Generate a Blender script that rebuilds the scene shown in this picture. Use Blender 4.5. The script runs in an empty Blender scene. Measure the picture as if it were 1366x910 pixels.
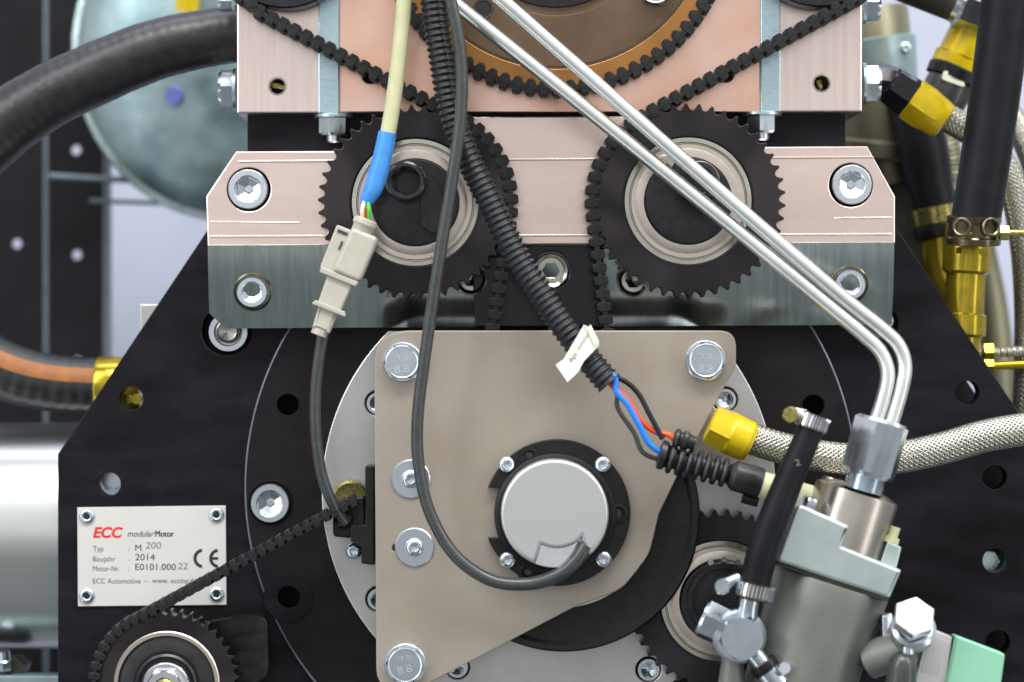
import bpy, bmesh, math, random
from math import sin, cos, pi, radians, atan2, sqrt, hypot
from mathutils import Vector, Matrix, Quaternion
random.seed(7)
S = 0.0003           # metres per photo pixel in the reference plane (front of the black housing plate)
D = 3600.0           # camera distance in the same pixels
sc = bpy.context.scene
COL = sc.collection
# ------------------------------------------------------------------ camera, world, lamps
cam = bpy.data.cameras.new('camera'); camo = bpy.data.objects.new('camera', cam); COL.objects.link(camo)
camo.location = (0, -D*S, 0); camo.rotation_euler = (radians(90), 0, 0)
cam.sensor_width = 36; cam.lens = 36*D/1366.0; cam.clip_start = 0.01; cam.clip_end = 50
cam.dof.use_dof = True; cam.dof.focus_distance = (D-90)*S; cam.dof.aperture_fstop = 5.0
sc.camera = camo
w = bpy.data.worlds.new('World'); sc.world = w; w.use_nodes = True
nt = w.node_tree; nt.nodes.clear()
tc = nt.nodes.new('ShaderNodeTexCoord'); sp = nt.nodes.new('ShaderNodeSeparateXYZ')
rp = nt.nodes.new('ShaderNodeValToRGB'); mr = nt.nodes.new('ShaderNodeMapRange')
bg = nt.nodes.new('ShaderNodeBackground'); ow = nt.nodes.new('ShaderNodeOutputWorld')
nt.links.new(tc.outputs['Generated'], sp.inputs[0]); nt.links.new(sp.outputs['Z'], mr.inputs['Value'])
mr.inputs['From Min'].default_value = -1; mr.inputs['From Max'].default_value = 1
nt.links.new(mr.outputs[0], rp.inputs[0])
e = rp.color_ramp.elements
e[0].position = 0.0; e[0].color = (.22, .245, .25, 1)
e[1].position = 1.0; e[1].color = (.95, 1.0, 1.0, 1)
x = rp.color_ramp.elements.new(.36); x.color = (.30, .32, .32, 1)
x = rp.color_ramp.elements.new(.50); x.color = (.615, .615, .61, 1)
x = rp.color_ramp.elements.new(.64); x.color = (.92, .91, .90, 1)
nt.links.new(rp.outputs[0], bg.inputs[0]); bg.inputs[1].default_value = 0.90
nt.links.new(bg.outputs[0], ow.inputs[0])
def area(name, loc, target, size, sy, power, col):
    l = bpy.data.lights.new(name, 'AREA'); l.shape = 'RECTANGLE'; l.size = size; l.size_y = sy; l.energy = power; l.color = col
    o = bpy.data.objects.new(name, l); COL.objects.link(o); o.location = loc
    o.rotation_euler = (Vector(target)-Vector(loc)).to_track_quat('-Z', 'Y').to_euler(); return o
area('hall_or_fill_lamp', (0.10, -0.75, 1.25), (0, 0, 0), 1.3, .35, 26, (1, .97, .93))
area('hall_or_fill_lamp', (-0.95, -0.9, .75), (0, 0, 0), .30, 1.0, 7.5, (.92, .96, 1))
area('hall_or_fill_lamp', (1.0, -0.55, .8), (.1, 0, 0), .25, .9, 6.0, (1, .98, .95))
area('hall_or_fill_lamp', (0.0, .02, .95), (0, .34, 0), 1.2, .25, 5.5, (.86, .88, 1))  # added unseen lamp that brightens the backdrop wall
area('hall_or_fill_lamp', (-1.15, -.80, -.35), (0, 0, -.1), .22, 2.4, 5.5, (.95, .98, 1))  # tall strip added for bright reflections in the bar and tubes
area('hall_or_fill_lamp', (1.15, -.70, -.35), (0, 0, -.1), .20, 2.4, 5.0, (1, .98, .96))  # matching added strip on the right, also for metal reflections
area('hall_or_fill_lamp', (-.36, -2.3, .24), (-.1, 0, .06), .34, .30, .34, (.96, .98, 1))  # added behind the camera for a soft highlight on the left metal
area('hall_or_fill_lamp', (.40, -2.3, .26), (.1, 0, .06), .30, .30, .22, (.97, .98, 1))  # added counterpart giving the right metal its soft highlight
sc.view_settings.view_transform = 'Standard'; sc.view_settings.look = 'None'
sc.view_settings.exposure = 0.0; sc.view_settings.gamma = 1.0
sc.render.resolution_x = 1024; sc.render.resolution_y = 682
# ------------------------------------------------------------------ helpers
def K(d): return (D-d)/D
def V(x, y, d): k = K(d); return Vector(((x-683)*k*S, -d*S, (455-y)*k*S))
def lin(r, g, b):
    f = lambda c: (c/255/12.92) if c/255 <= .04045 else ((c/255+.055)/1.055)**2.4
    return (f(r), f(g), f(b), 1)
def mk(name, col, metal=0., rough=.5, var=.12, vs=(.03, .03, .03), rvar=.12, bump=.15, bs=(.5, .5, .5), tint=None, coat=0., dist=.6, spec=.5, aniso=0., smudge=0., smcol=None, turned=0.):
    m = bpy.data.materials.new(name); m.use_nodes = True; n = m.node_tree; L = n.links
    p = n.nodes['Principled BSDF']; p.inputs['Metallic'].default_value = metal
    p.inputs['Specular IOR Level'].default_value = spec
    if coat: p.inputs['Coat Weight'].default_value = coat; p.inputs['Coat Roughness'].default_value = .15
    t = n.nodes.new('ShaderNodeTexCoord')
    def noise(scale, det=4.):
        mp = n.nodes.new('ShaderNodeMapping'); mp.inputs['Scale'].default_value = [s/S for s in scale]
        L.new(t.outputs['Object'], mp.inputs[0]); q = n.nodes.new('ShaderNodeTexNoise')
        q.inputs['Scale'].default_value = 1.; q.inputs['Detail'].default_value = det; L.new(mp.outputs[0], q.inputs[0]); return q
    a = noise(vs)
    cr = n.nodes.new('ShaderNodeValToRGB'); L.new(a.outputs[0], cr.inputs[0])
    c2 = tint or tuple(c*(1-2*var) for c in col[:3])+(1,)
    cr.color_ramp.elements[0].position = .3; cr.color_ramp.elements[1].position = .7
    cr.color_ramp.elements[0].color = c2
    cr.color_ramp.elements[1].color = tuple(min(1, c*(1+var*.5)) for c in col[:3])+(1,)
    L.new(cr.outputs[0], p.inputs['Base Color'])
    b = noise(tuple(v*2.3 for v in vs)); r = n.nodes.new('ShaderNodeMapRange'); L.new(b.outputs[0], r.inputs[0])
    r.inputs[3].default_value = max(.02, rough-rvar); r.inputs[4].default_value = rough+rvar; L.new(r.outputs[0], p.inputs['Roughness'])
    if bump:
        c = noise(bs, 3.); bm = n.nodes.new('ShaderNodeBump'); bm.inputs['Strength'].default_value = bump; bm.inputs['Distance'].default_value = S*dist
        L.new(c.outputs[0], bm.inputs['Height']); L.new(bm.outputs[0], p.inputs['Normal'])
    if turned:
        # concentric lathe grain: the gloss stretches across the grooves
        sx = n.nodes.new('ShaderNodeSeparateXYZ'); L.new(t.outputs['Object'], sx.inputs[0]); cx_ = n.nodes.new('ShaderNodeCombineXYZ')
        ng = n.nodes.new('ShaderNodeMath'); ng.operation = 'MULTIPLY'; ng.inputs[1].default_value = -1.; L.new(sx.outputs[2], ng.inputs[0])
        L.new(ng.outputs[0], cx_.inputs[0]); L.new(sx.outputs[0], cx_.inputs[2]); nz = n.nodes.new('ShaderNodeVectorMath'); nz.operation = 'NORMALIZE'
        L.new(cx_.outputs[0], nz.inputs[0]); L.new(nz.outputs[0], p.inputs['Tangent']); p.inputs['Anisotropic'].default_value = turned
    if aniso:
        p.inputs['Anisotropic'].default_value = aniso; tg = n.nodes.new('ShaderNodeTangent'); tg.direction_type = 'RADIAL'; tg.axis = 'Y'; L.new(tg.outputs[0], p.inputs['Tangent'])
    if smudge:
        # handling marks: soft smears and fine scratches that change the gloss and lift the colour a little
        q = noise((.018, .018, .03), 6.); w1 = noise((.9, .9, .02), 2.); ra = n.nodes.new('ShaderNodeValToRGB'); L.new(q.outputs[0], ra.inputs[0])
        ra.color_ramp.elements[0].position = .48; ra.color_ramp.elements[1].position = .62
        rb = n.nodes.new('ShaderNodeValToRGB'); L.new(w1.outputs[0], rb.inputs[0]); rb.color_ramp.elements[0].position = .66; rb.color_ramp.elements[1].position = .72
        ad = n.nodes.new('ShaderNodeMath'); ad.operation = 'MULTIPLY_ADD'; L.new(rb.outputs[0], ad.inputs[0]); ad.inputs[1].default_value = .5; L.new(ra.outputs[0], ad.inputs[2])
        ms = n.nodes.new('ShaderNodeMath'); ms.operation = 'MULTIPLY'; ms.use_clamp = True; L.new(ad.outputs[0], ms.inputs[0]); ms.inputs[1].default_value = smudge
        mx = n.nodes.new('ShaderNodeMix'); mx.data_type = 'RGBA'; L.new(ms.outputs[0], mx.inputs[0]); L.new(cr.outputs[0], mx.inputs[6])
        mx.inputs[7].default_value = smcol or tuple(min(1, c*1.5+.004) for c in col[:3])+(1,); L.new(mx.outputs[2], p.inputs['Base Color'])
        rr = n.nodes.new('ShaderNodeMath'); rr.operation = 'MULTIPLY_ADD'; L.new(ms.outputs[0], rr.inputs[0]); rr.inputs[1].default_value = .25; L.new(r.outputs[0], rr.inputs[2]); L.new(rr.outputs[0], p.inputs['Roughness'])
    return m
M = {}
M['wall'] = mk('pale_hall_wall', lin(166, 171, 188), 0, .7, .05, (.002,)*3)
M['rack'] = mk('black_rack_paint', (.009, .009, .012, 1), 0, .5, .2, (.01,)*3, spec=.15)
M['rack_edge'] = mk('grey_rack_edge', lin(95, 105, 115), .2, .5)
M['tank'] = mk('galvanised_steel', lin(158, 178, 181), .62, .38, .30, (.010, .010, .010), .12, .15, (.03,)*3, tint=lin(80, 104, 109))
M['tankrim'] = mk('bright_galvanised', lin(205, 225, 225), .9, .25, .1)
M['felt'] = mk('blue_marker_ink', lin(104, 112, 182), .3, .5, .2)
M['pipe'] = mk('polished_pipe', lin(208, 211, 211), 1, .30, .06, (.001, .02, .02), .04, .1, (.002, .1, .1))
M['hose'] = mk('black_rubber', (.013, .014, .016, 1), 0, .38, .3, (.05,)*3, .08, .3, (.07, .07, .07), dist=2.2, spec=.6)
M['hose_matte'] = mk('matte_black_rubber', (.006, .007, .010, 1), 0, .5, .3, (.03,)*3, .08, .1, (.6,)*3, spec=.2)
M['orange'] = mk('orange_hose_stripe', lin(152, 90, 34), 0, .55, .15, (.05,)*3)
M['black'] = mk('black_anodised_aluminium', (.0100, .0092, .0130, 1), .0, .42, .3, (.008, .008, .03), .10, .08, (1.2,)*3, spec=.13, smudge=.16, smcol=(.020, .020, .024, 1))
M['black2'] = mk('black_anodised_turned', (.0125, .0105, .0125, 1), .0, .38, .25, (.01,)*3, .08, .06, (1.,)*3, spec=.16, smudge=.15, smcol=(.022, .021, .024, 1))
M['blackp'] = mk('black_plastic', (.010, .010, .011, 1), 0, .38, .2, (.1,)*3, .1, .05, spec=.3)
M['turned_blk'] = mk('black_turned_aluminium', (.046, .041, .045, 1), 1., .36, .05, (.02,)*3, .03, .0, (1.,)*3, spec=.4, turned=.97, smudge=.3, smcol=(.03, .028, .03, 1))
M['blackg'] = mk('black_reflection_finish', (.008, .0095, .012, 1), 0, .16, .2, (.05,)*3, .05, .05, spec=.4)  # colour of the dark reflection in the crossbar middle
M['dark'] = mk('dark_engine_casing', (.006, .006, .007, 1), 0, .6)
M['alu'] = mk('brushed_warm_aluminium', lin(238, 222, 217), 1, .30, .05, (.15, .15, .006), .05, .07, (1.0, 1.0, .03), tint=lin(230, 211, 205))  # pinkish reflection of the surroundings put into the base colour
M['alu_h'] = mk('milled_warm_aluminium', lin(238, 218, 210), 1, .27, .06, (.004, .02, .02), .06, .05, (.02, 1., 1.0), tint=lin(230, 209, 201))  # warmed in colour to stand for the same pinkish reflection
M['copper'] = mk('rose_reflection_aluminium', lin(242, 210, 198), 1, .30, .10, (.008, .008, .010), .08, .08, (.4, .4, .4), tint=lin(238, 188, 162))  # rose reflection of the surroundings put into the metal colour
M['steel_lo'] = mk('milled_grey_steel', lin(184, 192, 194), 1, .19, .06, (.15, .02, .012), .04, .10, (.8, .8, .02), tint=lin(160, 173, 171))
M['zinc'] = mk('zinc_plated_steel', lin(208, 218, 227), 1, .25, .04, (.05,)*3, .03, .0, (.4,)*3)
M['chrome'] = mk('bright_chrome', lin(236, 238, 246), 1, .16, .05, (.05,)*3, .04, .0, (.2,)*3)
M['strap'] = mk('pale_ground_steel', lin(196, 222, 232), 1, .34, .08, (.1, .1, .4), .06, .4, (.03, .3, .9))
M['disc'] = mk('matt_silver_aluminium', lin(202, 201, 202), .85, .36, .08, (.012,)*3, .06, .2, (.6,)*3)
M['taupe'] = mk('taupe_hard_coat', lin(159, 152, 142), .3, .46, .06, (.006, .006, .008), .08, .1, (.7,)*3, tint=lin(148, 138, 127), smudge=.16, smcol=lin(148, 130, 114))
M['cap'] = mk('satin_cap_aluminium', lin(212, 214, 216), .85, .34, .03, (.4,)*3, .05, .2, (1.,)*3)
M['bear'] = mk('bearing_shield', lin(214, 204, 194), 1, .30, .05, (.05,)*3, .06, .08)
M['race'] = mk('bearing_race_steel', lin(190, 190, 180), 1, .2, .06)
M['bolt_blk'] = mk('black_oxide_steel', (.016, .016, .019, 1), .15, .26, .2, (.1,)*3, .06, .05, spec=.4)
M['bolt_oil'] = mk('oiled_black_bolt', (.045, .047, .052, 1), .7, .2, .1, (.1,)*3, .05, 0)
M['gloss'] = mk('gloss_black_fitting', (.008, .008, .011, 1), 0, .16, .2, (.1,)*3, .04, 0, spec=.4)
M['edge_highlight'] = mk('pale_edge_highlight', (.14, .17, .21, 1), .5, .35)  # pale highlight along the flange rim, put into the colour
M['belt'] = mk('timing_belt_rubber', (.013, .014, .015, 1), 0, .5, .4, (.1,)*3, .12, .3, (.3,)*3, dist=1.2, spec=.3)
M['gold'] = mk('amber_hard_anodised', lin(152, 106, 56), .5, .34, .12, (.02,)*3, .08, .1)
M['bronze'] = mk('bronze_hard_anodised', lin(112, 92, 74), .55, .30, .2, (.008,)*3, .08, .1, tint=lin(84, 67, 52))
M['yellow'] = mk('yellow_anodised_fitting', lin(212, 184, 16), .1, .3, .10, (.05,)*3, .06, .1)
M['brass'] = mk('yellow_passivated_fitting', lin(184, 158, 44), .75, .2, .18, (.03,)*3, .06, .05, tint=lin(140, 130, 40))
M['brass_s'] = mk('yellow_zinc_screw', lin(186, 176, 110), .9, .28, .2, (.15,)*3)
M['clampb'] = mk('tarnished_clamp_steel', lin(120, 112, 88), .9, .25, .3, (.06,)*3, .1, .1)
M['braid'] = mk('stainless_braid', lin(188, 187, 176), .95, .28, .15, (.3,)*3, .08, 0)
M['braidcore'] = mk('braid_dark_core', (.03, .03, .025, 1), 0, .6)  # dark inner hose seen between the braid strands
M['olive'] = mk('stained_exhaust_steel', lin(132, 130, 108), .7, .38, .25, (.02, .02, .004), .1, .1)
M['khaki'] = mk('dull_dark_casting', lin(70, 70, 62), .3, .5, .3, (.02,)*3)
M['band'] = mk('pale_band_steel', lin(150, 172, 176), .6, .35)
M['tube'] = mk('bright_nickel_tube', lin(222, 227, 225), 1, .34, .05, (.02,)*3, .05, 0)
M['cream'] = mk('cream_silicone_sleeve', lin(190, 191, 152), 0, .45, .05, (.05,)*3)
M['ivory'] = mk('ivory_plastic', lin(174, 171, 160), 0, .42, .05, (.05,)*3, .1, .1)
M['bluetape'] = mk('blue_insulating_tape', lin(60, 140, 220), 0, .38, .1, (.08,)*3, .1, .3, (.08,)*3, dist=2)
M['bluew'] = mk('blue_wire', lin(20, 125, 235), 0, .3, .05)
M['orangew'] = mk('orange_wire', lin(235, 80, 20), 0, .3, .05)
M['greenw'] = mk('green_wire', lin(70, 190, 60), 0, .35, .05)
M['whitew'] = mk('white_wire', lin(225, 215, 200), 0, .35, .05)
M['greyc'] = mk('dark_grey_cable', (.040, .047, .049, 1), 0, .34, .15, (.1,)*3, .08, .1, coat=.3)
M['condu'] = mk('black_conduit_plastic', (.009, .011, .014, 1), 0, .36, .05, (.1,)*3, .05, .05)
M['sticker'] = mk('white_sticker', lin(228, 234, 218), 0, .5, .04, (.05,)*3)
M['plate'] = mk('nameplate_silver', lin(206, 204, 200), .15, .42, .02, (.02,)*3, .06, .05)
M['ink'] = mk('black_print', (.02, .02, .022, 1), 0, .5)
M['inkg'] = mk('grey_print', lin(95, 92, 92), 0, .5)
M['inkl'] = mk('pale_stamped_print', lin(135, 133, 128), .3, .5)
M['inkr'] = mk('red_print', lin(222, 42, 22), 0, .5)
M['emb'] = mk('stamped_mark', lin(222, 226, 230), .9, .45)
M['pumpg'] = mk('grey_cast_body', lin(118, 123, 117), .4, .46, .08, (.02,)*3, .06, .25, (.5,)*3)
M['pumpb'] = mk('pale_satin_aluminium', lin(196, 210, 210), .8, .34, .05, (.03,)*3, .05, .12, (.8,)*3)
M['brown'] = mk('turned_steel', lin(186, 180, 172), 1, .30, .06, (.02, .02, .05), .05, .02)
M['green'] = mk('mint_green_paint', lin(138, 198, 170), .1, .42, .03, (.03,)*3)
M['ribbed'] = mk('satin_block_aluminium', lin(214, 214, 214), .6, .42, .04)
M['tension'] = mk('worn_dark_aluminium', (.045, .042, .042, 1), .6, .36, .4, (.03, .03, .06), .12, .3, (.06, .2, .5))
WO = {}    # world origin of every object made (objects are unrotated unless instanced)
def empty(name, x, y, d, label, cat, group=None):
    o = bpy.data.objects.new(name, None); COL.objects.link(o); o.empty_display_size = .01
    o.location = V(x, y, d); WO[o] = V(x, y, d); o['label'] = label; o['category'] = cat
    if group: o['group'] = group
    return o
def tag(o, label, cat, group=None):
    o['label'] = label; o['category'] = cat
    if group: o['group'] = group
    return o
def place(o, pos, parent):
    WO[o] = pos.copy()
    if parent is not None: o.parent = parent; o.location = pos-WO[parent]
    else: o.location = pos
def shade(me, ang=35):
    me.shade_smooth()
    try: me.set_sharp_from_angle(angle=radians(ang))
    except Exception: pass
def link(name, vs, fs, mat, parent=None, ang=35, origin=None, kind=None, recalc=True):
    vs = [Vector(v) for v in vs]
    if origin is None:
        origin = Vector([(min(v[i] for v in vs)+max(v[i] for v in vs))/2 for i in range(3)])
    me = bpy.data.meshes.new(name); me.from_pydata([v-origin for v in vs], [], fs); me.validate()
    if recalc:
        bm = bmesh.new(); bm.from_mesh(me); bmesh.ops.recalc_face_normals(bm, faces=bm.faces); bm.to_mesh(me); bm.free()
    shade(me, ang); me.materials.append(mat)
    o = bpy.data.objects.new(name, me); COL.objects.link(o); place(o, origin, parent)
    if kind: o['kind'] = kind
    return o
def basis(axis, up=None):
    z = axis.normalized(); u = Vector(up) if up is not None else Vector((0, 0, 1))
    if abs(z.dot(u)) > .98: u = Vector((1, 0, 0))
    x = u.cross(z).normalized(); y = z.cross(x)
    return x, y, z
FRONT = Vector((0, -1, 0))
# rings: list of (shape, r, z) in px; built along an axis
def rings(rs, n=36, rot=0., cap0=False, cap1=True):
    vs = []; fs = []
    for (sh, r, z) in rs:
        for i in range(n):
            t = 2*pi*i/n
            if sh == 'h': rr = r*cos(pi/6)/cos(((t) % (pi/3))-pi/6)
            elif sh == 't': rr = r*(1+.16*cos(6*t))
            elif sh == 'x': rr = r*(1+.55*cos(4*t)) if cos(4*t) > 0 else r*(1+.2*cos(4*t))
            else: rr = r
            vs.append((rr*cos(t+rot), rr*sin(t+rot), z))
    for j in range(len(rs)-1):
        for i in range(n):
            a = j*n+i; b = j*n+(i+1) % n; fs.append((a, b, b+n, a+n))
    if cap0: fs.append(tuple(range(n))[::-1])
    if cap1: fs.append(tuple((len(rs)-1)*n+i for i in range(n)))
    return vs, fs
def turned(name, rs, x, y, d, mat, parent=None, axis=None, n=36, rot=0., cap0=True, cap1=True, ang=35, up=None):
    """rings placed with their z=0 at px point (x,y,d); axis a world vector (default: toward the camera)"""
    vs, fs = rings(rs, n, rot, cap0, cap1); X, Y, Z = basis(axis if axis is not None else FRONT, up); k = K(d)*S; o = V(x, y, d)
    return link(name, [o+(X*v[0]+Y*v[1]+Z*v[2])*k for v in vs], fs, mat, parent, ang, origin=o)
CACHE = {}
def inst(name, key, rs, x, y, d, mat, parent=None, n=36, rot=0., ang=12):
    """camera-facing turned piece with a shared mesh"""
    kk = (key, mat.name)
    if kk not in CACHE:
        vs, fs = rings(rs, n, 0, True, True); me = bpy.data.meshes.new(name)
        me.from_pydata([(v[0]*S, -v[2]*S, v[1]*S) for v in vs], [], fs)
        bm = bmesh.new(); bm.from_mesh(me); bmesh.ops.recalc_face_normals(bm, faces=bm.faces); bm.to_mesh(me); bm.free()
        shade(me, ang); me.materials.append(mat); CACHE[kk] = me
    o = bpy.data.objects.new(name, CACHE[kk]); COL.objects.link(o); o.scale = (K(d),)*3; o.rotation_euler = (0, rot, 0)
    place(o, V(x, y, d), parent); return o
def r_socket(R): return [('c', R, -.2*R), ('c', R, .42*R), ('c', .95*R, .5*R), ('c', .70*R, .5*R), ('c', .66*R, .47*R), ('h', .65*R, .44*R), ('h', .62*R, .12*R), ('h', .24*R, -.02*R), ('c', .14*R, .0), ('c', .04*R, .0)]
def r_hex(R): return [('h', R, 0), ('h', R, .42*R), ('c', .89*R, .55*R), ('c', .84*R, .57*R), ('c', .80*R, .55*R)]
def r_washer(R): return [('c', R, 0), ('c', R, .07*R), ('c', .95*R, .11*R), ('c', .3*R, .11*R)]
def r_pan(R): return [('c', R, 0), ('c', .97*R, .2*R), ('c', .86*R, .38*R), ('c', .66*R, .5*R), ('c', .5*R, .54*R), ('t', .42*R, .50*R), ('t', .38*R, .2*R), ('c', .05*R, .15*R)]
def r_rivet(R): return [('c', R, 0), ('c', .99*R, .12*R), ('c', .92*R, .24*R), ('c', .8*R, .33*R), ('c', .62*R, .38*R), ('c', .48*R, .36*R), ('c', .40*R, .25*R)]
def socket(x, y, R, d, parent, mat=None, rot=.3, name='socket_bolt'): return inst(name, ('soc', R), r_socket(R), x, y, d, mat or M['zinc'], parent, rot=rot)
def hexhead(x, y, R, d, parent, mat=None, rot=.2, name='hex_bolt'): return inst(name, ('hex', R), r_hex(R), x, y, d, mat or M['zinc'], parent, rot=rot)
def circ(x, y, r, n=32, a0=0.): return [(x+r*cos(a0+2*pi*i/n), y+r*sin(a0+2*pi*i/n)) for i in range(n)]
def arc(x, y, r, a, b, n=24): return [(x+r*cos(radians(a+(b-a)*i/n)), y+r*sin(radians(a+(b-a)*i/n))) for i in range(n+1)]
def rpoly(pts, n=6):
    """polygon (x,y[,r]) with rounded corners"""
    out = []; N = len(pts)
    for i, p in enumerate(pts):
        r = p[2] if len(p) > 2 else 0; P = Vector(p[:2])
        if not r: out.append(tuple(P)); continue
        A = Vector(pts[i-1][:2]); B = Vector(pts[(i+1) % N][:2]); u = (A-P).normalized(); v = (B-P).normalized()
        half = u.angle(v)/2; t = min(r/math.tan(half), (A-P).length*.49, (B-P).length*.49)
        a = P+u*t; b = P+v*t
        for j in range(n+1):
            s = j/n; out.append(tuple((1-s)**2*a+2*s*(1-s)*P+s*s*b))
    return out
def plate(name, outline, holes, d, th, mat, parent=None, bev=1.2, ang=30, axis=None):
    """flat piece with front face at depth d, cut from a 2D outline with holes, in px"""
    k = K(d); cx = sum(p[0] for p in outline)/len(outline); cy = sum(p[1] for p in outline)/len(outline)
    cu = bpy.data.curves.new(name, 'CURVE'); cu.dimensions = '2D'; cu.fill_mode = 'BOTH'
    for pl in [outline]+list(holes):
        s = cu.splines.new('POLY'); s.points.add(len(pl)-1); s.use_cyclic_u = True
        for i, p in enumerate(pl): s.points[i].co = ((p[0]-cx)*k, (cy-p[1])*k, 0, 1)
    cu.extrude = max(.01, th/2-bev); cu.bevel_depth = bev; cu.bevel_resolution = 1 if bev < 2.2 else 4; cu.offset = -bev
    tmp = bpy.data.objects.new('tmp', cu); COL.objects.link(tmp); bpy.context.view_layer.update()
    me = bpy.data.meshes.new_from_object(tmp, depsgraph=bpy.context.evaluated_depsgraph_get())
    bpy.data.objects.remove(tmp); bpy.data.curves.remove(cu); me.name = name
    for v in me.vertices:
        c = v.co; v.co = (c.x*S, -(c.z-th/2)*S, c.y*S)
    bm = bmesh.new(); bm.from_mesh(me); bmesh.ops.remove_doubles(bm, verts=bm.verts, dist=1e-7); bmesh.ops.recalc_face_normals(bm, faces=bm.faces); bm.to_mesh(me); bm.free()
    me.materials.clear(); me.materials.append(mat); shade(me, ang)
    bm = bmesh.new(); bm.from_mesh(me)
    for e_ in bm.edges:
        if len(e_.link_faces) == 2:
            f = [abs(q.normal.y) > .999 for q in e_.link_faces]
            if f[0] != f[1]: e_.smooth = False
    bm.to_mesh(me); bm.free()
    o = bpy.data.objects.new(name, me); COL.objects.link(o); place(o, V(cx, cy, d), parent); return o
def box(name, x0, y0, x1, y1, d, th, mat, parent=None, bev=1.2): return plate(name, [(x0, y0), (x1, y0), (x1, y1), (x0, y1)], [], d, th, mat, parent, bev)
def cat(pts, step=4.):
    """Catmull-Rom through (x,y,d,r) px points -> even world points and radii"""
    P = [tuple(p) for p in pts]; P = [tuple(2*P[0][i]-P[1][i] for i in range(4))]+P+[tuple(2*P[-1][i]-P[-2][i] for i in range(4))]
    raw = []
    for i in range(1, len(P)-2):
        for s in range(24):
            t = s/24; raw.append([.5*((2*P[i][k])+(-P[i-1][k]+P[i+1][k])*t+(2*P[i-1][k]-5*P[i][k]+4*P[i+1][k]-P[i+2][k])*t*t+(-P[i-1][k]+3*P[i][k]-3*P[i+1][k]+P[i+2][k])*t**3) for k in range(4)])
    raw.append(list(P[-2])); W = [(V(q[0], q[1], q[2]), q[3]*S*K(q[2])) for q in raw]
    L = [0]
    for i in range(1, len(W)): L.append(L[-1]+(W[i][0]-W[i-1][0]).length)
    n = max(2, int(L[-1]/(step*S))); pts_, rad = [], []; j = 0
    for i in range(n+1):
        l = L[-1]*i/n
        while j < len(L)-2 and L[j+1] < l: j += 1
        t = (l-L[j])/max(1e-12, L[j+1]-L[j]); pts_.append(W[j][0].lerp(W[j+1][0], t)); rad.append(W[j][1]*(1-t)+W[j+1][1]*t)
    return pts_, rad
def frames(P):
    T = [(P[min(i+1, len(P)-1)]-P[max(i-1, 0)]).normalized() for i in range(len(P))]
    x, y, z = basis(T[0], (0, -1, 0)); F = [(x, y)]
    for i in range(1, len(P)):
        q = T[i-1].rotation_difference(T[i]); x = q @ x; x = (x-T[i]*x.dot(T[i])).normalized(); F.append((x, T[i].cross(x)))
    return T, F
def sweep(name, P, R, mat, parent=None, n=16, caps=True, ang=40, kind=None, sq=1.):
    T, F = frames(P); vs = []; fs = []
    for i, p in enumerate(P):
        for j in range(n):
            a = 2*pi*j/n; vs.append(p+(F[i][0]*cos(a)+F[i][1]*sin(a)*sq)*R[i])
    for i in range(len(P)-1):
        for j in range(n): a = i*n+j; b = i*n+(j+1) % n; fs.append((a, b, b+n, a+n))
    if caps: fs.append(tuple(range(n))); fs.append(tuple((len(P)-1)*n+j for j in range(n)))
    return link(name, vs, fs, mat, parent, ang, kind=kind)
def tube(name, pts, mat, parent=None, n=16, step=4., fn=None, ang=50, caps=True):
    P, R = cat(pts, step)
    if fn: R = [fn(i*step, r/S)*S for i, r in enumerate(R)]
    return sweep(name, P, R, mat, parent, n, caps, ang)
def braided(name, pts, parent=None, m=18, lead=1.0, name_core='hose_core'):
    P, R = cat(pts, 2.5)
    tube(name_core, [(p[0], p[1], p[2], p[3]*.94) for p in pts], M['braidcore'], parent, 18)
    T, F = frames(P); vs = []; fs = []; s = 0.; seg = [0.]
    for i in range(1, len(P)): seg.append(seg[-1]+(P[i]-P[i-1]).length)
    for dr in (1, -1):
        for q in range(m):
            b0 = len(vs)
            for i, p in enumerate(P):
                r = R[i]; a = dr*seg[i]/(r*lead)+2*pi*q/m
                wv = .022*r*cos(m*(a if dr > 0 else -a+0.) + (0 if dr > 0 else pi) - m*dr*seg[i]/(r*lead)*0)
                x, y = F[i]
                ww = .72*2*pi/m*.5
                for e_, h in ((-1, .0), (-.35, .035), (.35, .035), (1, .0)):
                    aa = a+e_*ww*.9
                    vs.append(p+(x*cos(aa)+y*sin(aa))*(r*(.965+h)+wv))
            for i in range(len(P)-1):
                for e_ in range(3): k = b0+i*4+e_; fs.append((k, k+1, k+5, k+4))
    return link(name, vs, fs, M['braid'], parent, 60, kind='stuff', recalc=False)
FONT = None
def text(s, x0, x1, yb, h, d, mat, parent, shear=0., bold=0., name='lettering', rot=0., thick=.25):
    cu = bpy.data.curves.new('t', 'FONT'); cu.body = s; cu.size = 10; cu.shear = shear; cu.offset = bold; cu.extrude = 0; cu.resolution_u = 4
    tmp = bpy.data.objects.new('tmp', cu); COL.objects.link(tmp); bpy.context.view_layer.update()
    me = bpy.data.meshes.new_from_object(tmp, depsgraph=bpy.context.evaluated_depsgraph_get()); bpy.data.objects.remove(tmp)
    xs = [v.co.x for v in me.vertices]; mx, mn = max(xs), min(xs); cap = 7.0; k = K(d); c, s_ = cos(rot), sin(rot)
    for v in me.vertices:
        X = (v.co.x-mn)/(mx-mn)*(x1-x0); Y = v.co.y/cap*h
        v.co = ((X*c-Y*s_)*k*S, 0, (X*s_+Y*c)*k*S)
    me.materials.clear(); me.materials.append(mat); o = bpy.data.objects.new(name, me); me.name = name; COL.objects.link(o); place(o, V(x0, yb, d), parent); return o
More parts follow.
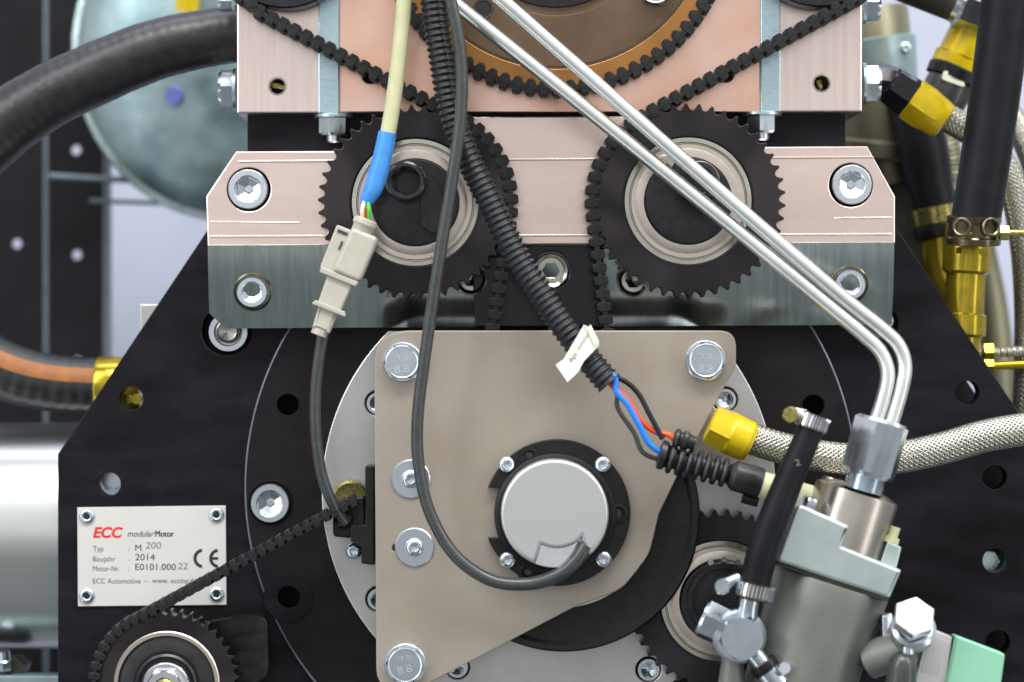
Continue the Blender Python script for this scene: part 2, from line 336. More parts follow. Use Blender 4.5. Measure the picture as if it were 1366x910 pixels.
# ---- belts
def beltpath(segs):
    """segs: ('l',x0,y0,x1,y1) | ('a',cx,cy,R,a0,a1) degrees in image axes -> dense list of (x,y)"""
    out = []
    for s in segs:
        if s[0] == 'l':
            n = max(1, int(hypot(s[3]-s[1], s[4]-s[2])/3)); out += [(s[1]+(s[3]-s[1])*i/n, s[2]+(s[4]-s[2])*i/n) for i in range(n+1)]
        else:
            n = max(2, int(abs(radians(s[5]-s[4]))*s[3]/3)); out += arc(s[1], s[2], s[3], s[4], s[5], n)
    o2 = [out[0]]
    for p in out[1:]:
        if hypot(p[0]-o2[-1][0], p[1]-o2[-1][1]) > .5: o2.append(p)
    return o2
def belt(thing, path, pitch, d, width, tw=12.6, thh=19., back=6.5, ph=0.):
    k = K(d)
    pts = [V(x, y, d) for x, y in path]; n = len(pts); vs = []; fs = []
    for i, p in enumerate(pts):
        t = (pts[min(i+1, n-1)]-pts[max(0, i-1)]).normalized(); nn = Vector((t.z, 0, -t.x))
        for sgn, dep in ((1, 0), (-1, 0), (-1, width), (1, width)): vs.append(p+nn*sgn*back/2*S+Vector((0, dep*S, 0)))
    for i in range(n-1):
        for j in range(4): a = i*4+j; b = i*4+(j+1) % 4; fs.append((a, b, b+4, a+4))
    fs += [(0, 1, 2, 3), tuple((n-1)*4+j for j in range(4))]
    link('belt_band', vs, fs, M['belt'], thing, 30)
    key = ('tooth', tw, thh, width)
    if key not in CACHE:
        prof = [(-tw*.34, -thh/2), (tw*.34, -thh/2), (tw*.47, -thh*.32), (tw*.5, -back*.5), (tw*.5, back*.5), (tw*.47, thh*.32), (tw*.34, thh/2), (-tw*.34, thh/2), (-tw*.47, thh*.32), (-tw*.5, back*.5), (-tw*.5, -back*.5), (-tw*.47, -thh*.32)]
        q = len(prof); v = [(a*S, -.6*S, b*S) for a, b in prof]+[(a*S, (width+.6)*S, b*S) for a, b in prof]
        f = [(i, (i+1) % q, (i+1) % q+q, i+q) for i in range(q)]+[tuple(range(q)), tuple(range(q, 2*q))]
        me = bpy.data.meshes.new('tooth'); me.from_pydata(v, [], f); bm = bmesh.new(); bm.from_mesh(me); bmesh.ops.recalc_face_normals(bm, faces=bm.faces)
        bmesh.ops.bevel(bm, geom=[e_ for e_ in bm.edges if abs(e_.verts[0].co.y-e_.verts[1].co.y) < 1e-9 and e_.verts[0].co.y < 0], offset=.9*S, segments=1, affect='EDGES')
        bm.to_mesh(me); bm.free(); me.materials.append(M['belt']); shade(me, 30); CACHE[key] = me
    acc = ph; res = []
    for i in range(1, len(path)):
        (xa, ya), (xb, yb) = path[i-1], path[i]; l = hypot(xb-xa, yb-ya)
        while acc <= l:
            t = acc/l; x, y = xa+(xb-xa)*t, ya+(yb-ya)*t; an = atan2(yb-ya, xb-xa)
            o = bpy.data.objects.new('tooth', CACHE[key]); COL.objects.link(o); o.rotation_euler = (0, an, 0); o.scale = (k,)*3
            place(o, V(x, y, d), thing); res.append((x, y)); acc += pitch
        acc -= l
    return res
def gear_outline(cx, cy, R, N, depth, ph, frac=.36):
    out = []
    for i in range(N):
        for s in range(12):
            u = s/12-.5; f = (1-(u/frac)**2) if abs(u) < frac else 0; r = R-depth*sqrt(f) if f > 0 else R
            a = ph+2*pi*(i+u)/N; out.append((cx+r*cos(a), cy+r*sin(a)))
    return out
def AX(dx, dy, dd=0.): return Vector((dx, -dd, -dy)).normalized()
# ================================================================== BACKGROUND
o = box('hall_wall', -900, -900, 2300, 1800, -1300, 40, M['wall']); o['kind'] = 'structure'
# perforated rack uprights
for (x0, x1, holes, lab) in ((-120, 59, [(22, 325), (22, -12), (22, 800)], 'black perforated steel upright at the left edge, with one bright hole'),
                       (66, 139, [(102, 340), (101, 200), (102, 482), (102, 60)], 'narrow black perforated steel upright beside the galvanised tank')):
    t = empty('rack_upright', (x0+x1)/2, 560, -640, lab, 'rack upright', 'uprights of the black rack behind the engine')
    plate('perforated_panel', [(x0, -200), (x1, -200), (x1, 1060), (x0, 1060)], [circ(a, b, 6.5, 20) for a, b in holes], -640, 14, M['rack'], t, 1)
    box('edge_flange', x1-1, -200, x1+(6 if x0 > 0 else 5), 1060, -636, 30, M['rack_edge'], t, 1)
t = empty('rack_rail', 130, 238, -560, 'thin light grey rail crossing behind the left hose and tank', 'rail')
tube('rail_bar', [(66, 235, -560, 4.5), (120, 238, -560, 4.5), (240, 243, -560, 4.5)], M['rack_edge'], t, 10, 20)
tube('rail_bar', [(120, 268, -600, 3), (180, 270, -600, 3), (280, 274, -600, 3)], M['rack_edge'], t, 10, 20)
# galvanised tank with dished end
t = empty('galvanised_tank', 310, 70, -560, 'round galvanised steel tank with dished end behind the thick black hose', 'tank')
kx = 212
prof = [('c', kx, -160), ('c', kx, -20), ('c', kx*.985, 0)]
prof += [('c', kx*.97*cos(radians(a)), 70*sin(radians(a))) for a in range(4, 90, 6)]
a = turned('tank_end', prof, 310, 66, -520, M['tank'], t, n=72)
for v in a.data.vertices: v.co.z *= 1.07
b = turned('tank_seam', [('c', kx+3, -14), ('c', kx+4, -4), ('c', kx+1, 4), ('c', kx-6, 5), ('c', kx-7, -14)], 310, 66, -520, M['tankrim'], t, n=72, cap0=False, cap1=False)
for v in b.data.vertices: v.co.z *= 1.07
turned('marker_spot', [('c', 14, -10), ('c', 12, .5), ('c', 2, 1.)], 231, 128, -444, M['felt'], t, axis=AX(-.25, .2, 1), n=18)
t = tag(turned('drain_fitting', [('h', 17, 0), ('h', 17, 22), ('c', 12, 22), ('c', 12, 40)], 250, 15, -420, M['yellow'], axis=AX(.1, -1, .2), n=36), 'yellow fitting half hidden above the thick black hose', 'pipe fitting')
# horizontal polished pipe, lower left
t = empty('polished_pipe', 0, 714, -190, 'large polished horizontal steel pipe behind the left edge of the black plate', 'pipe')
turned('pipe_shell', [('c', 150, -360), ('c', 150, 170)], -20, 714, -190, M['pipe'], t, axis=Vector((1, 0, 0)), n=96)
t = empty('pipe_clamp_block', 10, 890, -100, 'dark clamp block with a small bolt in the lower left corner', 'clamp')
plate('clamp_body', [(-30, 884), (20, 878), (34, 888), (30, 900), (-30, 940)], [], -100, 50, M['khaki'], t)
turned('clamp_bolt', [('h', 11, 0), ('h', 11, 12), ('c', 8, 14), ('c', 8, 26)], 6, 893, -90, M['zinc'], t, axis=AX(0, -1, .2))
box('clamp_rail', -40, 902, 90, 960, -70, 40, M['band'], t)
# orange striped hose, left
t = empty('striped_hose', 60, 515, -150, 'black rubber hose with orange stripe entering from the left edge', 'hose')
P_ = [(-90, 430, -150, 40), (-30, 476, -150, 40), (20, 500, -150, 39), (75, 512, -150, 38), (135, 516, -150, 37)]
tube('hose_body', P_, M['hose'], t, 28, 4, fn=lambda s, r: r+.5*sin(s*.35))
P, R = cat(P_, 4); T, F = frames(P); vs = []; fs = []
for i, p in enumerate(P):
    up = Vector((0, -1, 0)); side = T[i].cross(up).normalized()
    if side.z < 0: side = -side
    for j in range(7):
        an = radians(8+32*j/6); vs.append(p+(side*sin(an)+up*cos(an))*(R[i]*1.012))
fs = [(i*7+j, i*7+j+1, (i+1)*7+j+1, (i+1)*7+j) for i in range(len(P)-1) for j in range(6)]
link('orange_stripe', vs, fs, M['orange'], t)
turned('brass_ferrule', [('c', 39, 0), ('c', 40, 2), ('c', 40, 50), ('c', 34, 60)], 130, 515, -150, M['brass'], t, axis=AX(1, .02, 0), n=40)
t = tag(box('mounting_tab', 187, 406, 1284, 452, -70, 12, M['disc']), 'thin pale plate whose ends peek out behind the black housing plate', 'plate')
# thick black hose, upper left
t = empty('thick_hose', 150, 90, -30, 'thick black rubber hose arching from the left edge to the aluminium block', 'hose')
tube('hose_body', [(-120, 330, -40, 46), (-60, 232, -40, 46), (0, 172, -40, 45), (60, 131, -36, 43), (120, 102, -32, 42), (200, 69, -30, 40.5), (270, 52, -30, 39), (330, 44, -30, 38), (420, 40, -30, 38)], M['hose'], t, 32, 3, fn=lambda s, r: r+.16*sin(s*.42)+.2*sin(s*.11))
# ------------------------------------------------------------------ right hand background plumbing
t = empty('stained_pipe', 1175, 60, -330, 'wide olive stained pipe with a pale riveted band behind the top right corner', 'pipe')
turned('pipe_shell', [('c', 50, -190), ('c', 62, 40), ('c', 60, 44)], 1156, 60, -330, M['olive'], t, axis=AX(-.16, -1, 0), n=48)
turned('clamp_band', [('c', 52, -36), ('c', 57, -34), ('c', 64, 26), ('c', 61, 28)], 1162, 84, -330, M['band'], t, axis=AX(-.16, -1, 0), n=48)
turned('rivet', r_pan(8), 1208, 64, -275, M['tankrim'], t, n=24)
t = empty('cast_manifold', 1180, 260, -360, 'dull grey cast pipe stub in shadow beside the bracket', 'manifold')
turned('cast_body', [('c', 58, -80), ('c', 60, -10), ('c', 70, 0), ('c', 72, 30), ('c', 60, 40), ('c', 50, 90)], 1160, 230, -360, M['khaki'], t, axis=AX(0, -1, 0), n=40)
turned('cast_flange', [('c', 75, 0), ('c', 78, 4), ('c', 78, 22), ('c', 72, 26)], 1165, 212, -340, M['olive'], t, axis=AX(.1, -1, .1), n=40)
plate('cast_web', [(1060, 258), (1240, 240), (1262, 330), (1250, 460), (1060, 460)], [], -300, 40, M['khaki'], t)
# braided hoses at the right edge
for pts, lab, m in (([(1215, 130, -70, 19), (1262, 156, -80, 19), (1308, 186, -90, 19), (1344, 232, -100, 19), (1364, 310, -110, 19), (1372, 420, -120, 19), (1368, 570, -130, 19)], 'braided steel hose running down from the lower yellow nut, right edge', 18),
               ([(1300, 96, -190, 17), (1345, 150, -180, 17), (1376, 210, -170, 17), (1400, 300, -160, 17), (1410, 420, -160, 17), (1408, 560, -160, 17)], 'outermost braided steel hose curving along the right edge', 18)):
    t = empty('braided_hose', pts[2][0], pts[2][1], pts[2][2], lab, 'braided hose', 'braided hoses at the right edge')
    braided('steel_braid', pts, t, m)
    if pts[0][1] == 130:
        ax = AX(.80, .56, 0)
        turned('hose_nut', [('c', 22, -4), ('h', 31, 0), ('h', 31, 22), ('c', 27, 40), ('c', 25, 52), ('c', 20, 54)], 1216, 132, -62, M['yellow'], t, axis=ax, n=36, rot=.35, ang=12)
        turned('black_nut', [('c', 24, -34), ('h', 28, -32), ('h', 29, -2), ('c', 24, 0)], 1216, 132, -62, M['gloss'], t, axis=ax, n=36, rot=.35, ang=12)
        turned('elbow_end', [('c', 24, 0), ('c', 25, 14), ('c', 23, 26)], 1186, 110, -62, M['gloss'], t, axis=ax, n=32)
        tube('black_elbow', [(1150, 111, -62, 22), (1172, 109, -62, 24), (1188, 112, -62, 24), (1202, 122, -62, 22)], M['gloss'], t, 8, 8, ang=12)
t = empty('yellow_elbow', 1280, 80, -120, 'yellow elbow fitting with black hose end at the top right', 'pipe fitting')
ax = AX(-.42, .9, 0)
turned('elbow_barrel', [('c', 30, -34), ('c', 33, -30), ('c', 34, 16), ('c', 30, 18)], 1290, 64, -120, M['yellow'], t, axis=ax, n=40)
turned('hex_collar', [('h', 37, 16), ('h', 37, 32)], 1290, 64, -120, M['yellow'], t, axis=ax, n=36, rot=.5, ang=12)
turned('black_ring', [('c', 36, 32), ('c', 38, 35), ('c', 37, 48), ('c', 30, 50)], 1290, 64, -120, M['blackp'], t, axis=ax, n=40)
turned('hose_end', [('c', 32, 50), ('c', 33, 60), ('c', 31, 84), ('c', 22, 96)], 1290, 64, -120, M['greyc'], t, axis=ax, n=40)
plate('hose_mark', rpoly([(1259, 93, 5), (1282, 101, 5), (1290, 118, 5), (1256, 106, 5)]), [], -84, 4, M['sticker'], t, 1)
tube('elbow_arm', [(1288, 40, -120, 26), (1306, 12, -120, 24), (1326, -40, -120, 24)], M['yellow'], t, 24)
t = empty('silver_fitting', 1270, 8, -100, 'faceted silver hose nut at the top edge above the yellow elbow', 'pipe fitting')
turned('hex_nut', [('c', 22, -30), ('h', 30, -28), ('h', 31, 10), ('c', 25, 14), ('c', 22, 40)], 1290, 12, -95, M['zinc'], t, axis=AX(-.93, -.36, .1), n=36, rot=.3, ang=12)
turned('dark_sleeve', [('c', 24, 12), ('c', 25, 90), ('c', 24, 120)], 1290, 12, -95, M['khaki'], t, axis=AX(-.93, -.36, .1), n=32)
t = empty('curved_hose', 1235, 220, -240, 'dark curved rubber hose in the shade left of the straight black hose', 'hose')
tube('hose_body', [(1212, 120, -260, 30), (1224, 165, -250, 32), (1233, 205, -240, 33), (1242, 250, -230, 30), (1252, 290, -220, 27)], M['hose_matte'], t, 28)
turned('hose_clamp', [('c', 28, 0), ('c', 31, 1), ('c', 31, 22), ('c', 28, 23)], 1245, 276, -215, M['brass_s'], t, axis=AX(.2, 1, 0), n=32)
turned('black_ring', [('c', 31, 0), ('c', 32, 2), ('c', 32, 16), ('c', 28, 18)], 1250, 300, -215, M['blackp'], t, axis=AX(.2, 1, 0), n=32)
tube('yellow_elbow_stub', [(1256, 312, -215, 28), (1256, 340, -212, 28), (1262, 372, -205, 26), (1280, 400, -190, 24)], M['brass'], t, 28)
t = empty('ribbed_sleeve', 1262, 230, -300, 'pale ribbed sleeve half hidden between two black hoses', 'hose')
tube('sleeve_body', [(1246, 150, -300, 20), (1262, 200, -300, 20), (1268, 250, -300, 20), (1264, 300, -300, 20)], M['olive'], t, 20, 1.5, fn=lambda s, r: r+1.2*sin(s*.9))
t = empty('straight_hose', 1325, 140, 10, 'straight matt black hose hanging from the top right corner', 'hose')
tube('hose_body', [(1352, -90, 20, 34), (1343, 0, 20, 34), (1332, 90, 20, 34), (1318, 190, 20, 33.5), (1303, 285, 20, 33), (1300, 300, 20, 33)], M['hose_matte'], t, 36)
C0 = (1300, 0)
turned('hose_clamp', [('c', 34, 0), ('c', 36, 1), ('c', 36, 8), ('c', 34.5, 10), ('c', 34.5, 28), ('c', 36, 30), ('c', 36, 38), ('c', 34, 39)], 1300, 288, 20, M['clampb'], t, axis=AX(-.02, 1, -.1), n=40)
for xx in (1283, 1322): turned('clamp_eye', [('c', 13, -3), ('c', 13, 1), ('c', 11, 3), ('c', 9, 1.5), ('c', 8, -3)], xx, 303, 58, M['clampb'], t, axis=AX((xx-1300)*.01, 0, 1), n=24)
turned('clamp_bolt', [('c', 5, -40), ('c', 5, 6), ('h', 11, 6), ('h', 11, 18), ('c', 4.5, 18), ('c', 4.5, 60)], 1327, 311, 46, M['brass_s'], t, axis=AX(1, 0, 0), n=36)
t = empty('yellow_coupling', 1292, 390, -40, 'stepped yellow coupling below the clamp of the straight black hose', 'pipe fitting')
turned('coupling_body', [('c', 30, -30), ('c', 32, 0), ('c', 32, 36), ('c', 26, 40), ('c', 26.5, 92), ('c', 30, 94), ('c', 31, 120), ('c', 25, 124), ('c', 24, 165)], 1291, 326, -40, M['brass'], t, axis=AX(-.06, 1, 0), n=44)
turned('coupling_hex', [('h', 34, 0), ('h', 34, 8)], 1291, 332, -38, M['brass'], t, axis=AX(-.06, 1, 0), n=36, rot=.4, ang=12)
for yy, r, mm, nm, cc in ((470, 7, 'braid', 'thin_pipe', 'upper thin ribbed grey line reaching the right edge below the coupling'), (488, 6, 'brass', 'thin_pipe', 'lower thin yellow line reaching the right edge below the coupling')):
    t = empty(nm, 1340, yy, -90, cc, 'thin pipe', 'thin lines behind the right edge')
    tube('pipe_body', [(1260, yy+4, -90, r), (1310, yy+1, -90, r), (1420, yy-4, -90, r)], M[mm], t, 14, 1.2, fn=(lambda s, q: q+.6*sin(s*1.5)) if mm == 'braid' else None)
    turned('end_nut', [('h', r+6, 0), ('h', r+6, 12)], 1312, yy, -90, M['brass'], t, axis=AX(1, 0, 0), n=36)
t = tag(tube('far_pipe', [(1306, 330, -420, 22), (1322, 420, -420, 24), (1330, 520, -420, 26), (1334, 640, -420, 26)], M['olive']), 'blurred olive pipe far behind the yellow coupling', 'pipe')
# ================================================================== ENGINE BODY
t = empty('engine_casing', 735, 700, -90, 'unlit dark casing filling the space behind the housing plate', 'engine casing')
plate('casing_block', [(210, 470), (330, 280), (1140, 280), (1324, 560), (1344, 620), (1344, 1000), (200, 1000)], [], -75, 160, M['dark'], t)
t = empty('housing_plate', 735, 640, 0, 'big black anodised housing plate with sloping shoulders and round holes', 'housing plate')
HC = (735, 650)
hp = [(77, 1010), (77, 606, 3), (300, 272), (1172, 268), (1400, 612, 3), (1400, 1010)]
big = circ(HC[0], HC[1], 409, 120)
big = [p for p in big]
hh = [(175, 532, 16.5), (145, 646, 16.5), (1290, 524, 17), (1327, 637, 17), (1328, 748, 17.5), (1331, 857, 17)]
hh += [(303, 441, 34), (1176, 432, 22), (384, 540, 15), (385, 797, 15.5), (1085, 541, 15)]
plate('plate_body', rpoly(hp), [circ(a, b, r, 40) for a, b, r in hh], 0, 40, M['black'], t, 1.6)
for a, b, r in hh[:6]: turned('hole_chamfer', [('c', r+.4, -6), ('c', r+1.6, .4), ('c', r-.2, .5), ('c', r-1.2, -6)], a, b, 0, M['black2'], t, n=40, cap0=False, cap1=False)
# nut in the counterbore
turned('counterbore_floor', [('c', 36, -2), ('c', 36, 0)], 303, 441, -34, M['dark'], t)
turned('counterbore_rim', [('c', 34.2, -6), ('c', 36.5, .6), ('c', 34, .8), ('c', 33, -6)], 303, 441, 0, M['black2'], t, n=48, cap0=False, cap1=False)
turned('hex_nut', [('h', 29, 0), ('h', 29, 12), ('c', 25.5, 17), ('c', 19, 17), ('c', 18, 14), ('c', 17.5, 2)], 306, 443, -26, M['zinc'], t, rot=.15, n=36, ang=12, cap1=False)
turned('stud', [('c', 16, 0), ('c', 16, 22), ('c', 13, 27), ('c', 12, 24), ('c', 2, 21)], 306, 442, -26, M['race'], t, n=30)
turned('stud', [('c', 14, 0), ('c', 14, 22), ('c', 12, 26)], 1176, 428, -26, M['zinc'], t, n=30)
turned('bolt_behind', [('h', 15, 0), ('h', 15, 10), ('c', 13, 13)], 150, 640, -60, M['zinc'], t)
turned('bolt_behind', [('h', 15, 0), ('h', 15, 10), ('c', 13, 13)], 1317, 748, -56, M['tankrim'], t)
turned('pin_behind', [('c', 7, -10), ('c', 7, 10)], 168, 532, -60, M['brass'], t)
turned('pin_behind', [('c', 7, -10), ('c', 7, 10)], 183, 532, -60, M['brass'], t)
# cast ring
t = empty('flange_ring', HC[0], HC[1], 12, 'raised round black flange with bolt holes around the silver disc', 'flange')
fh = [(384, 540, 15), (385, 797, 15.5), (361, 671, 29), (1085, 541, 15), (1147, 445, 0)]
plate('flange_body', circ(HC[0], HC[1], 408, 160), [circ(a, b, r, 36) for a, b, r in fh if r], 7, 6, M['black2'], t, 1.8)
for a, b, r in fh[:2]+fh[3:4]: turned('hole_chamfer', [('c', r+.4, -6), ('c', r+1.8, .4), ('c', r-.2, .5), ('c', r-1.2, -6)], a, b, 7, M['black2'], t, n=40, cap0=False, cap1=False)
turned('flange_edge_highlight', [('c', 408.6, -4), ('c', 408.8, -.2), ('c', 407.4, .5), ('c', 406.6, .3), ('c', 406.2, -1)], HC[0], HC[1], 7, M['edge_highlight'], t, n=180, cap0=False, cap1=False)  # thin ring added to carry the painted rim highlight
turned('pad_ring', [('c', 34, -1), ('c', 33, 1.6), ('c', 17.5, 1.8), ('c', 17, -1)], 385, 797, 7, M['black'], t, n=48, cap0=False, cap1=False)
socket(361, 671, 26, 1, t, rot=.45)
t2 = empty('silver_disc', 732, 656, 36, 'large matt silver disc mostly covered by the taupe plate', 'disc')
plate('disc_body', [p for p in circ(732, 656, 303, 160) if p[1] > 440], [circ(a, b, 17, 30) for a, b in ((504, 538), (505, 799), (967, 533), (610, 889), (865, 893), (466, 665))], 36, 24, M['disc'], t2, 1.5)
for a, b in ((504, 538), (505, 799), (967, 533), (610, 889), (865, 893)): socket(a, b, 15, 26, t2, rot=.1)
# dark worn plate, lower left
t = tag(plate('tensioner_plate', rpoly([(262, 832), (330, 820, 25), (357, 822, 26), (358, 905, 22), (300, 930, 20), (250, 925)]), [], 36, 22, M['tension'], None, 2), 'worn dark rounded plate right of the lower left sprocket', 'plate')
# ================================================================== UPPER BLOCKS
t = empty('under_block', 730, 180, 20, 'black spacer strip under the aluminium block', 'spacer')
box('spacer_body', 330, 146, 1128, 330, 22, 60, M['black'], t)
t = empty('cylinder_block', 733, 60, 48, 'aluminium block with a painted rose reflection across the top with two pale straps', 'engine block')
plate('block_body', [(316, -120), (1150, -120), (1150, 149), (316, 151)], [circ(370, 115, 10.5, 30), circ(1096, 111, 10.5, 30), circ(494, 101, 11, 30), circ(968, 99, 11, 30)], 46, 190, M['alu'], t, 2)
# centre plate, rose reflection painted in, sits 3 px proud between the straps
plate('centre_panel', [(453, -120), (1014, -120), (1014, 149.5), (453, 149.5)], [circ(494, 101, 11, 30), circ(968, 99, 11, 30)], 48, 20, M['copper'], t, 1)
for x0, x1, yb in ((425, 452, 151), (1015, 1041, 149)): box('strap', x0, -120, x1, yb, 52, 12, M['strap'], t, 1)
for a, b in ((370, 115), (1096, 111)): turned('hole_rim', [('c', 10.2, -5), ('c', 12.2, .4), ('c', 10.3, .6), ('c', 9.4, -5)], a, b, 46, M['race'], t, n=30, cap0=False, cap1=False)
for a, b in ((370, 115), (1096, 111), (494, 101), (968, 99)): turned('hole_shade_disc', [('c', 11, 0), ('c', 11, 1)], a, b, 12, M['dark'], t, n=20)  # dark discs added inside the bores to stand for their shade
turned('cross_pin', [('c', 4, -8), ('c', 3, 5)], 1094, 115, 26, M['brass_s'], t, axis=AX(.3, 1, 0), n=16)
turned('cross_pin', [('c', 4, -12), ('c', 4, 12)], 370, 115, 28, M['brass_s'], t, axis=AX(1, .2, 0), n=16)
for x0, y0, s in ((446, 156, 1), (1016, 153, 1)):
    turned('washer', [('c', 26, -3), ('c', 27, -2.4), ('c', 27, 1), ('c', 26, 2)], x0, y0, 30, M['strap'], t, axis=AX(0, 1, 0), n=36)
    turned('strap_nut', [('h', 21, 2), ('h', 21, 22), ('c', 18, 25), ('c', 11, 25), ('c', 11, 33), ('c', 9, 35)], x0, y0, 30, M['zinc'], t, axis=AX(0, 1, 0), n=36, rot=.2, ang=12)
for x0, y0, sx in ((316, 119, -1), (1150, 112, 1), (1150, 4, 1), (316, 6, -1)):
    turned('side_washer', [('c', 28, 0), ('c', 28, 4)], x0, y0, -30, M['strap'], t, axis=AX(sx, 0, 0), n=36)
    turned('side_bolt', [('h', 27, 4), ('h', 27, 19), ('c', 23, 23)], x0, y0, -30, M['zinc'], t, axis=AX(sx, 0, 0), n=36, rot=.05, ang=12)
# crossbar
t = empty('crossbar_bracket', 735, 320, 50, 'wide two tone metal crossbar bracket behind the two upper sprockets', 'bracket')
ob = [(315, 202), (540, 201), (600, 201), (600, 156), (840, 155), (840, 197), (1157, 195), (1194, 262), (1194, 324), (277, 328), (275, 262)]
bh = [(332, 253, 29), (1135, 247, 29)]
plate('upper_bar', ob, [circ(a, b, r, 44) for a, b, r in bh], 50, 48, M['alu_h'], t, 1.5)
plate('machined_step', [(318, 214), (1165, 208), (1166, 211), (318, 217)], [], 52, 4, M['alu_h'], t, .9)
plate('machined_step', [(280, 314), (1190, 311), (1190, 314), (280, 317)], [], 51.6, 4, M['alu_h'], t, .9)
plate('machined_step', [(280, 295), (400, 296), (400, 298), (280, 297)], [], 51.5, 4, M['alu_h'], t, .9)
plate('machined_step', [(1112, 290), (1190, 289), (1190, 291), (1112, 292)], [], 51.5, 4, M['alu_h'], t, .9)
for a, b, r in bh:
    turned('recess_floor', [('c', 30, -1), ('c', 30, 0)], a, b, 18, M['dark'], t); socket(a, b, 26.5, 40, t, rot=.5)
# lower bar: leans down and backwards, its middle curl shaped to catch bright reflected bands
def wx(x):
    if x < 735: u = (x-510)/66
    else: u = (948-x)/66
    u = max(0., min(1., u)); return 57-24*(u*u*(3-2*u))
vs = []; fs = []; rows = 10
xs = [278+2*i for i in range(0, 458)]; kk = K(50)
for j in range(rows+1):
    f = j/rows
    for x in xs:
        yt = 328-(x-278)*.0045; yb = 438-(x-300)*.0055
        xl = x
        y = yt+(yb-yt)*f
        if x < 300: y = yt+(min(yb, 418+(x-278)*.95)-yt)*f
        lo = max(0., (y-yt)/(yb-yt)); ww = wx(x)-5*lo-20*lo*lo
        vs.append(Vector(((xl-683)*kk*S, -ww*S, (455-y)*kk*S)))
nx = len(xs)
for j in range(rows):
    for i in range(nx-1): fs.append((j*nx+i, j*nx+i+1, (j+1)*nx+i+1, (j+1)*nx+i))
nb = len(vs)
for v in list(vs): vs.append(Vector((v.x, 20*S, v.z)))
for i in range(nx-1):
    fs.append((i, i+1, nb+i+1, nb+i)); q = rows*nx+i; fs.append((q, q+1, nb+q+1, nb+q))
for j in range(rows):
    for c in (0, nx-1): q = j*nx+c; fs.append((q, q+nx, nb+q+nx, nb+q))
link('lower_bar', vs, fs, M['steel_lo'], t, 30)
for a, b, R in ((337, 390, 22), (1133, 380, 22)):
    turned('recess_rim', [('c', R+4, -24), ('c', R+4, -1), ('c', R+2.5, 0), ('c', R+1, -2), ('c', R+.5, -24)], a, b, 53, M['clampb'], t, axis=AX(0, .22, 1), n=44, cap0=False, cap1=False)
    o = socket(a, b, R-1.5, 46, t, rot=.2)
plate('dark_reflection_plate', rpoly([(628, 327), (806, 327), (800, 436), (634, 436)]), [circ(735, 361, 25, 36)], 42, 24, M['blackg'], t, 1.5)  # dark plate added to stand for the black reflection in the bar
for a, b, R in ((735, 361, 24), (628, 372, 22), (845, 374, 22)):
    turned('polished_stud', [('c', R, -14), ('c', R, 0), ('c', R-2, 2), ('c', R-6, 0), ('c', R-7, -6), ('h', R*.5, -6), ('h', R*.45, -10), ('c', 2, -12)], a, b, 38 if a == 735 else 46, M['race'], t, n=36)
# ================================================================== SPROCKETS AND BELTS
def sprocket(cx, cy, R, pitch_pt, N, d, th, face, lab, name='timing_sprocket', group=None, depth=8.5, frac=.36):
    t = empty(name, cx, cy, d, lab, 'sprocket', group)
    ph = atan2(pitch_pt[1]-cy, pitch_pt[0]-cx)
    return t, gear_outline(cx, cy, R, N, depth, ph, frac)
# upper left belt
def nearest(res, cx, cy, R):
    return min(res, key=lambda p: abs(hypot(p[0]-cx, p[1]-cy)-R)+abs(atan2(p[1]-cy, p[0]-cx))*0.5)
GL = (554, 270); GR = (918, 268); N_ = 46; PI_ = 2*pi*128/N_
roll = 'smooth black idler roller at the top edge, %s'
tb = empty('timing_belt', 612, 155, 80, 'double sided toothed belt from upper left idler round the left sprocket', 'timing belt', 'toothed timing belts')
path = beltpath([('a', 380, -82, 97, 200, 118), ('l', 335, 10, 612, 157), ('a', GL[0], GL[1], 128, -62.5, 9.7), ('l', 680.5, 292, 640, 540)])
res = belt(tb, path, PI_, 94, 40)
pl = [p for p in res if abs(hypot(p[0]-GL[0], p[1]-GL[1])-128) < .8][3]
t, out = sprocket(GL[0], GL[1], 130, pl, N_, 92, 36, 'black2', 'left upper black toothed sprocket with black socket bolt in its hub', group='black sprockets of the belt drive')
def fill_sprocket(t, out, cx, cy, d, hubr=58, scale=1., hub='bolt_blk'):
    s = scale
    plate('sprocket_body', out, [circ(cx, cy, 86*s, 60)], d, 34, M['turned_blk'], t, .9)
    turned('sprocket_step', [('c', 88.5*s, 0), ('c', 88*s, 1.2), ('c', 86.5*s, 1.0), ('c', 86*s, -6)], cx, cy, d, M['blackp'], t, n=96, cap0=False, cap1=False)
    turned('outer_race', [('c', 86*s, -20), ('c', 86*s, -2), ('c', 84.5*s, -.5), ('c', 79*s, -.5), ('c', 78*s, -3)], cx, cy, d, M['race'], t, n=96, cap0=False, cap1=False)
    turned('bearing_shield', [('c', 78.5*s, -4), ('c', 77*s, -4), ('c', 76*s, -2.5), ('c', 63*s, -2.5), ('c', 62*s, -5)], cx, cy, d, M['bear'], t, n=96, cap0=False, cap1=False)
    turned('inner_race', [('c', 62.5*s, -6), ('c', 70*s, -1.2), ('c', 69.5*s, -1.0), ('c', 59*s, -1.0), ('c', 58*s, -8)], cx, cy, d, M['bear'], t, n=96, cap0=False, cap1=False)
    turned('hub', [('c', hubr*s, -20), ('c', hubr*s, 2), ('c', (hubr-2)*s, 4), ('c', (hubr-6)*s, 4.5)], cx, cy, d, M[hub], t, n=80)
fill_sprocket(t, out, GL[0], GL[1], 92)
plate('hub_flat', rpoly([(560, 224), (584, 240, 6), (600, 300, 8), (578, 312, 6), (560, 300)]), [], 100, 6, M['bolt_blk'], t, 1)
